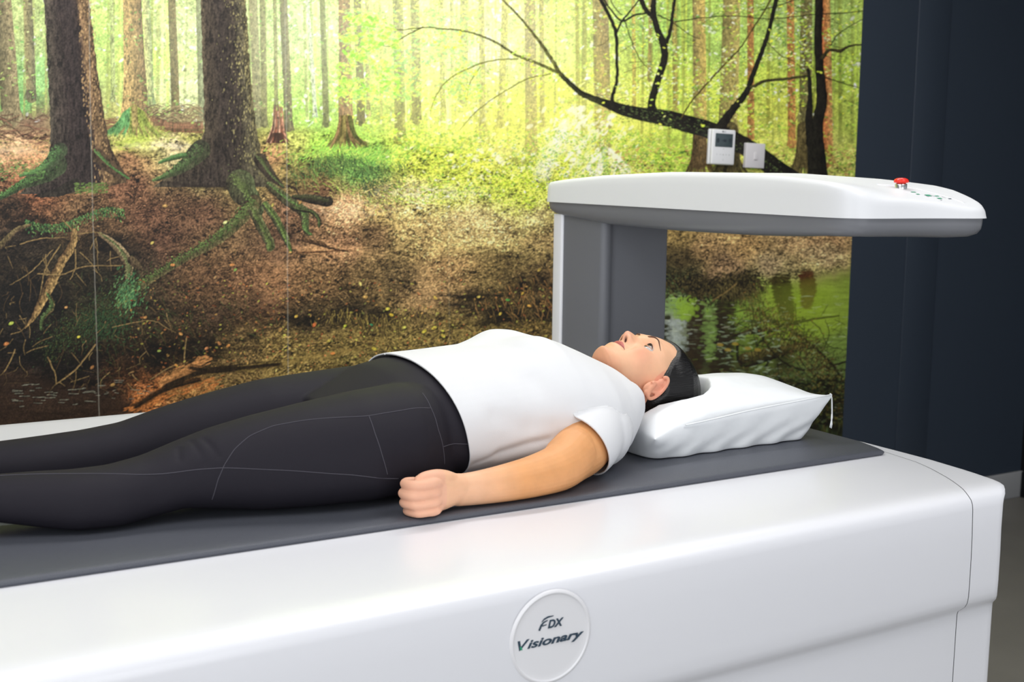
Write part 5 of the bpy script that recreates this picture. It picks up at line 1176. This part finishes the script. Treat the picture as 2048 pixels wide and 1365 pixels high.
TEE_FOLDS = [([(1.02, 1.75, .975), (1.07, 1.748, .958), (1.13, 1.745, .955)], .010, .004), ([(1.11, 1.77, 1.03), (1.125, 1.755, .99), (1.13, 1.745, .95)], .012, .0045), ([(1.075, 1.80, 1.04), (1.09, 1.77, 1.0), (1.085, 1.75, .95)], .014, .003),
    ([(1.10, 1.93, 1.07), (1.12, 1.87, 1.065), (1.15, 1.81, 1.045), (1.165, 1.77, 1.0)], .012, .0035), ([(1.20, 1.80, 1.03), (1.185, 1.765, .99), (1.17, 1.745, .95)], .010, .0045), ([(1.24, 1.80, 1.015), (1.22, 1.765, .985), (1.20, 1.735, .955)], .009, .003),
    ([(.985, 1.80, 1.02), (1.01, 1.765, .98), (1.03, 1.748, .94)], .012, .0025), ([(1.03, 1.745, .915), (1.09, 1.742, .925), (1.14, 1.742, .935)], .007, .0045), ([(.98, 1.86, 1.045), (1.03, 1.84, 1.045), (1.07, 1.80, 1.03)], .016, .002)]
for part in (tee, tee0):
    v = mverts(part)
    for P, w_, d_ in TEE_FOLDS: crease(P, w_ * 1.5, d_ * .85)
    crease([(.985, 1.748, .905), (1.03, 1.742, .918), (1.08, 1.742, .927), (1.12, 1.742, .932)], .0055, .0022)
    v[:, 2] = np.maximum(v[:, 2], MZ + .0012)
    setverts(part, v)
t0 = bv.FromPolygons([tuple(p) for p in mverts(tee0)], [tuple(p.vertices) for p in tee0.polygons])
bm = bmesh.new(); bm.from_mesh(tee)
def cut(co, no, test):
    fs = [f for f in bm.faces if test(f.calc_center_median())]
    g_ = set(fs)
    for f in fs: g_.update(f.edges); g_.update(f.verts)
    bmesh.ops.bisect_plane(bm, geom=list(g_), plane_co=co, plane_no=no, clear_outer=False, clear_inner=False)
    no = Vector(no); co = Vector(co)
    bmesh.ops.delete(bm, geom=[f for f in bm.faces if test(f.calc_center_median()) and (f.calc_center_median() - co).dot(no) > 0], context='FACES')
# of the fused shape only the sleeves are kept; the trunk of the shirt is whole
def on_trunk(c):
    if c.x < 1.09 or c.x > 1.335 or abs(c.y - 1.92) < .11: return True
    h = t0.find_nearest(c); return h[3] < .0004 or (c - h[0]).dot(h[1]) < 0
bmesh.ops.delete(bm, geom=[f for f in bm.faces if on_trunk(f.calc_center_median())], context='FACES')
cut((1.204, 1.68, .898), (-.9, -.175, -.41), lambda c: c.y < 1.80 and c.x < 1.25)        # near sleeve
cut((1.165, 2.11, .92), (-.86, .5, -.05), lambda c: c.y > 2.05 and c.x < 1.21)           # far sleeve
sleeves = bpy.data.meshes.new('sleeves'); bm.to_mesh(sleeves); bm.free()
bm = bmesh.new(); bm.from_mesh(tee0)
cut((.944, 1.93, 1.06), (-1, 0, -.20), lambda c: c.x < 1.05)                                # hem
cut((1.327, 1.905, 1.020), (.86, 0, .50), lambda c: c.x > 1.27 and abs(c.y - 1.905) < .095)   # neck
bm.from_mesh(sleeves)
bmesh.ops.delete(bm, geom=[w_ for w_ in bm.verts if not w_.link_faces], context='VERTS')
bm.to_mesh(tee); bm.free(); tee.polygons.foreach_set('use_smooth', [True] * len(tee.polygons))
shirt = link('t_shirt', tee, M_tee, person)
so = shirt.modifiers.new('cloth', 'SOLIDIFY'); so.thickness = .0028; so.offset = -1
# leggings
sl = Soup(); sl.loft(trunk(-.003, .785, 1.04, False)); sl.loft(leg(LEGN, 0)); sl.loft(leg(LEGF, 0))
sl.limb([(.93, 1.94, .965), (.84, 1.94, .935)], [.085, .06], [.075, .05])
lg_me = sl.fuse(.0035, 10, .6)
v = mverts(lg_me)
for P_ in ([(.545, 1.815, .972), (.548, 1.792, .962), (.552, 1.775, .945)], [(.560, 1.805, .978), (.566, 1.785, .968), (.572, 1.772, .955)], [(.525, 1.81, .964), (.520, 1.79, .952)], [(.572, 1.79, .900), (.575, 1.775, .890)], [(.586, 1.785, .900), (.590, 1.772, .888)]): crease(P_, .0048, .0026)
v[:, 2] = np.maximum(v[:, 2], MZ + .0006); setverts(lg_me, v)
lg_me.polygons.foreach_set('use_smooth', [True] * len(lg_me.polygons))
leggings = link('leggings', lg_me, M_leg, person)
M_seam = mat('grey_stitching', (74, 72, 80), .7, .2)
lt = bv.FromPolygons([tuple(p) for p in mverts(lg_me)], [tuple(p.vertices) for p in lg_me.polygons])
for line in ([(0.245, 1.868, .941), (0.3235, 1.8423, 0.9424), (0.3908, 1.8145, 0.9413), (0.4579, 1.7905, 0.9372), (0.4975, 1.7817, 0.936), (0.5379, 1.7733, 0.939), (0.5772, 1.7621, 0.9399), (0.6696, 1.7295, 0.9318), (0.7507, 1.7078, 0.9211), (0.8289, 1.7045, 0.9064)],
             [(0.5778, 1.7634, 0.944), (0.595, 1.7689, 0.9641), (0.6208, 1.7747, 0.9805), (0.657, 1.774, 0.9922), (0.701, 1.7614, 0.9986), (0.7931, 1.7323, 1.0014), (0.8468, 1.7359, 1.0044), (0.9065, 1.748, 1.0009)],
             [(0.7931, 1.7323, 1.0014), (0.7938, 1.7125, 0.9781), (0.8, 1.7014, 0.9474), (0.8088, 1.7008, 0.9158)],
             [(0.906, 1.7763, 1.0203), (0.9065, 1.748, 1.0009), (0.9095, 1.7298, 0.9705), (0.9172, 1.7275, 0.9422), (0.9215, 1.7303, 0.9132)],
             [(0.9185, 1.7282, 0.942), (0.9467, 1.7425, 0.941), (0.9703, 1.7425, 0.9378)],
             [(0.5778, 1.7634, 0.944), (0.5671, 1.7616, 0.9234), (0.5593, 1.7669, 0.8934)]):
    L_ = np.array(line); t_ = np.linspace(0, len(L_) - 1, len(L_) * 9); Q_ = []
    for a in t_:
        q_ = Vector([float(np.interp(a, range(len(L_)), L_[:, i])) for i in range(3)]); h_ = lt.find_nearest(q_); Q_.append(h_[0] + h_[1] * .0001)
    for _ in range(3): Q_ = [Q_[0]] + [(Q_[i - 1] + Q_[i] * 2 + Q_[i + 1]) / 4 for i in range(1, len(Q_) - 1)] + [Q_[-1]]
    tube('seam', Q_, .00075, M_seam, leggings, 6)
# ---------------------------------------------------------------- pillow
M_pil = cloth_mat('white_pillow_cotton', (236, 239, 242), .75, .1, .45, 16)
def pillow():
    n = 150; V = []; top = []
    for sgn in (1, -1):
        for i in range(n):
            for j in range(n):
                u = -1 + 2 * i / (n - 1); w_ = -1 + 2 * j / (n - 1)
                cu = 1 - .10 * (1 - w_ * w_) * (abs(u) ** 3); cw = 1 - .09 * (1 - u * u) * (abs(w_) ** 3)
                x = 1.556 + .214 * u * cu; y = 1.985 + .245 * w_ * cw
                e = max(0, (1 - abs(u) ** (5.2 if u > 0 else 2.4))) ** (.55 if u > 0 else .55) * max(0, (1 - abs(w_) ** 2.6)) ** .55
                near_ = max(0, -w_) ** 2; zs = .885 + near_ * (.045 + .022 * u)
                if sgn > 0:
                    tgt = .992 - .010 * (u < -.3) * (-.3 - u) - .215 * max(0, y - 1.86) - .30 * max(0, 1.80 - y) ** 1.3
                    z = zs + max(.012, tgt - zs) * e
                    # hollow pressed by the head
                    xu = (x if x < 1.44 else 1.44 + (x - 1.44) / .86) - .010; dy = abs(y - HY)
                    if xu < 1.5655:
                        Wd = (float(ip(W_pts, max(xu, 1.40))) + .017); zk = min(float(ip(K_pts, xu)) - .014, .9 if xu < 1.40 else 1.); zm = (zk + float(ip(zb_pts, max(xu, 1.40)))) / 2
                        if dy < Wd: z = min(z, zm - (zm - zk) * math.sqrt(1 - (dy / Wd) ** 2) - .002)
                else: z = max(zs - .085 * min(1, e * 1.6), MZ + .001); y -= .018 * (w_ < 0) * e * (1 - abs(w_)) * 3
                fo = max(0, e) * (1 - e * .5); z += (.0022 * math.sin(62 * x + 5 * math.sin(21 * y)) + .0016 * math.sin(47 * y - 38 * x)) * fo * (1 if sgn > 0 and abs(y - HY) > .1 else .4)
                if w_ < -.3 and sgn < 0: y += .0035 * math.sin(88 * x + 4 * math.sin(60 * z)) * (1 - abs(2 * e - 1))
                V.append((x, y, max(z, MZ + .0012)))
    F = grid_faces(n, n) + grid_faces(n, n, off=n * n)
    o = mesh('pillow', V, F, M_pil)
    bm = bmesh.new(); bm.from_mesh(o.data); bmesh.ops.remove_doubles(bm, verts=bm.verts, dist=.0004); bmesh.ops.recalc_face_normals(bm, faces=bm.faces)
    for _ in range(3): bmesh.ops.smooth_vert(bm, verts=[v for v in bm.verts], factor=.4, use_axis_x=True, use_axis_y=True, use_axis_z=True)
    bm.to_mesh(o.data); bm.free()
    m = o.modifiers.new('s', 'SUBSURF'); m.levels = m.render_levels = 1
    return o
pil = tag(pillow(), 'plump white pillow under the head of the woman, corner tie hanging at the right', 'pillow')
tip = (1.766, 1.745, .952)
pipe = tube('piping', [(1.42, 1.752, .924), (1.45, 1.7525, .926), (1.50, 1.7525, .9305), (1.56, 1.7515, .9365), (1.62, 1.749, .9415), (1.70, 1.745, .9475), (1.765, 1.742, .952)], .0016, M_pil, pil)
cord = tube('tie_cord', [tip, (1.770, 1.751, .952), (1.7745, 1.751, .944), (1.776, 1.751, .930), (1.777, 1.751, .915), (1.778, 1.751, .905), (1.7755, 1.751, .893), (1.774, 1.751, .886), (1.7765, 1.751, .884), (1.778, 1.751, .892), (1.7765, 1.751, .903), (1.777, 1.751, .912)], .0014, M_pil, pil)
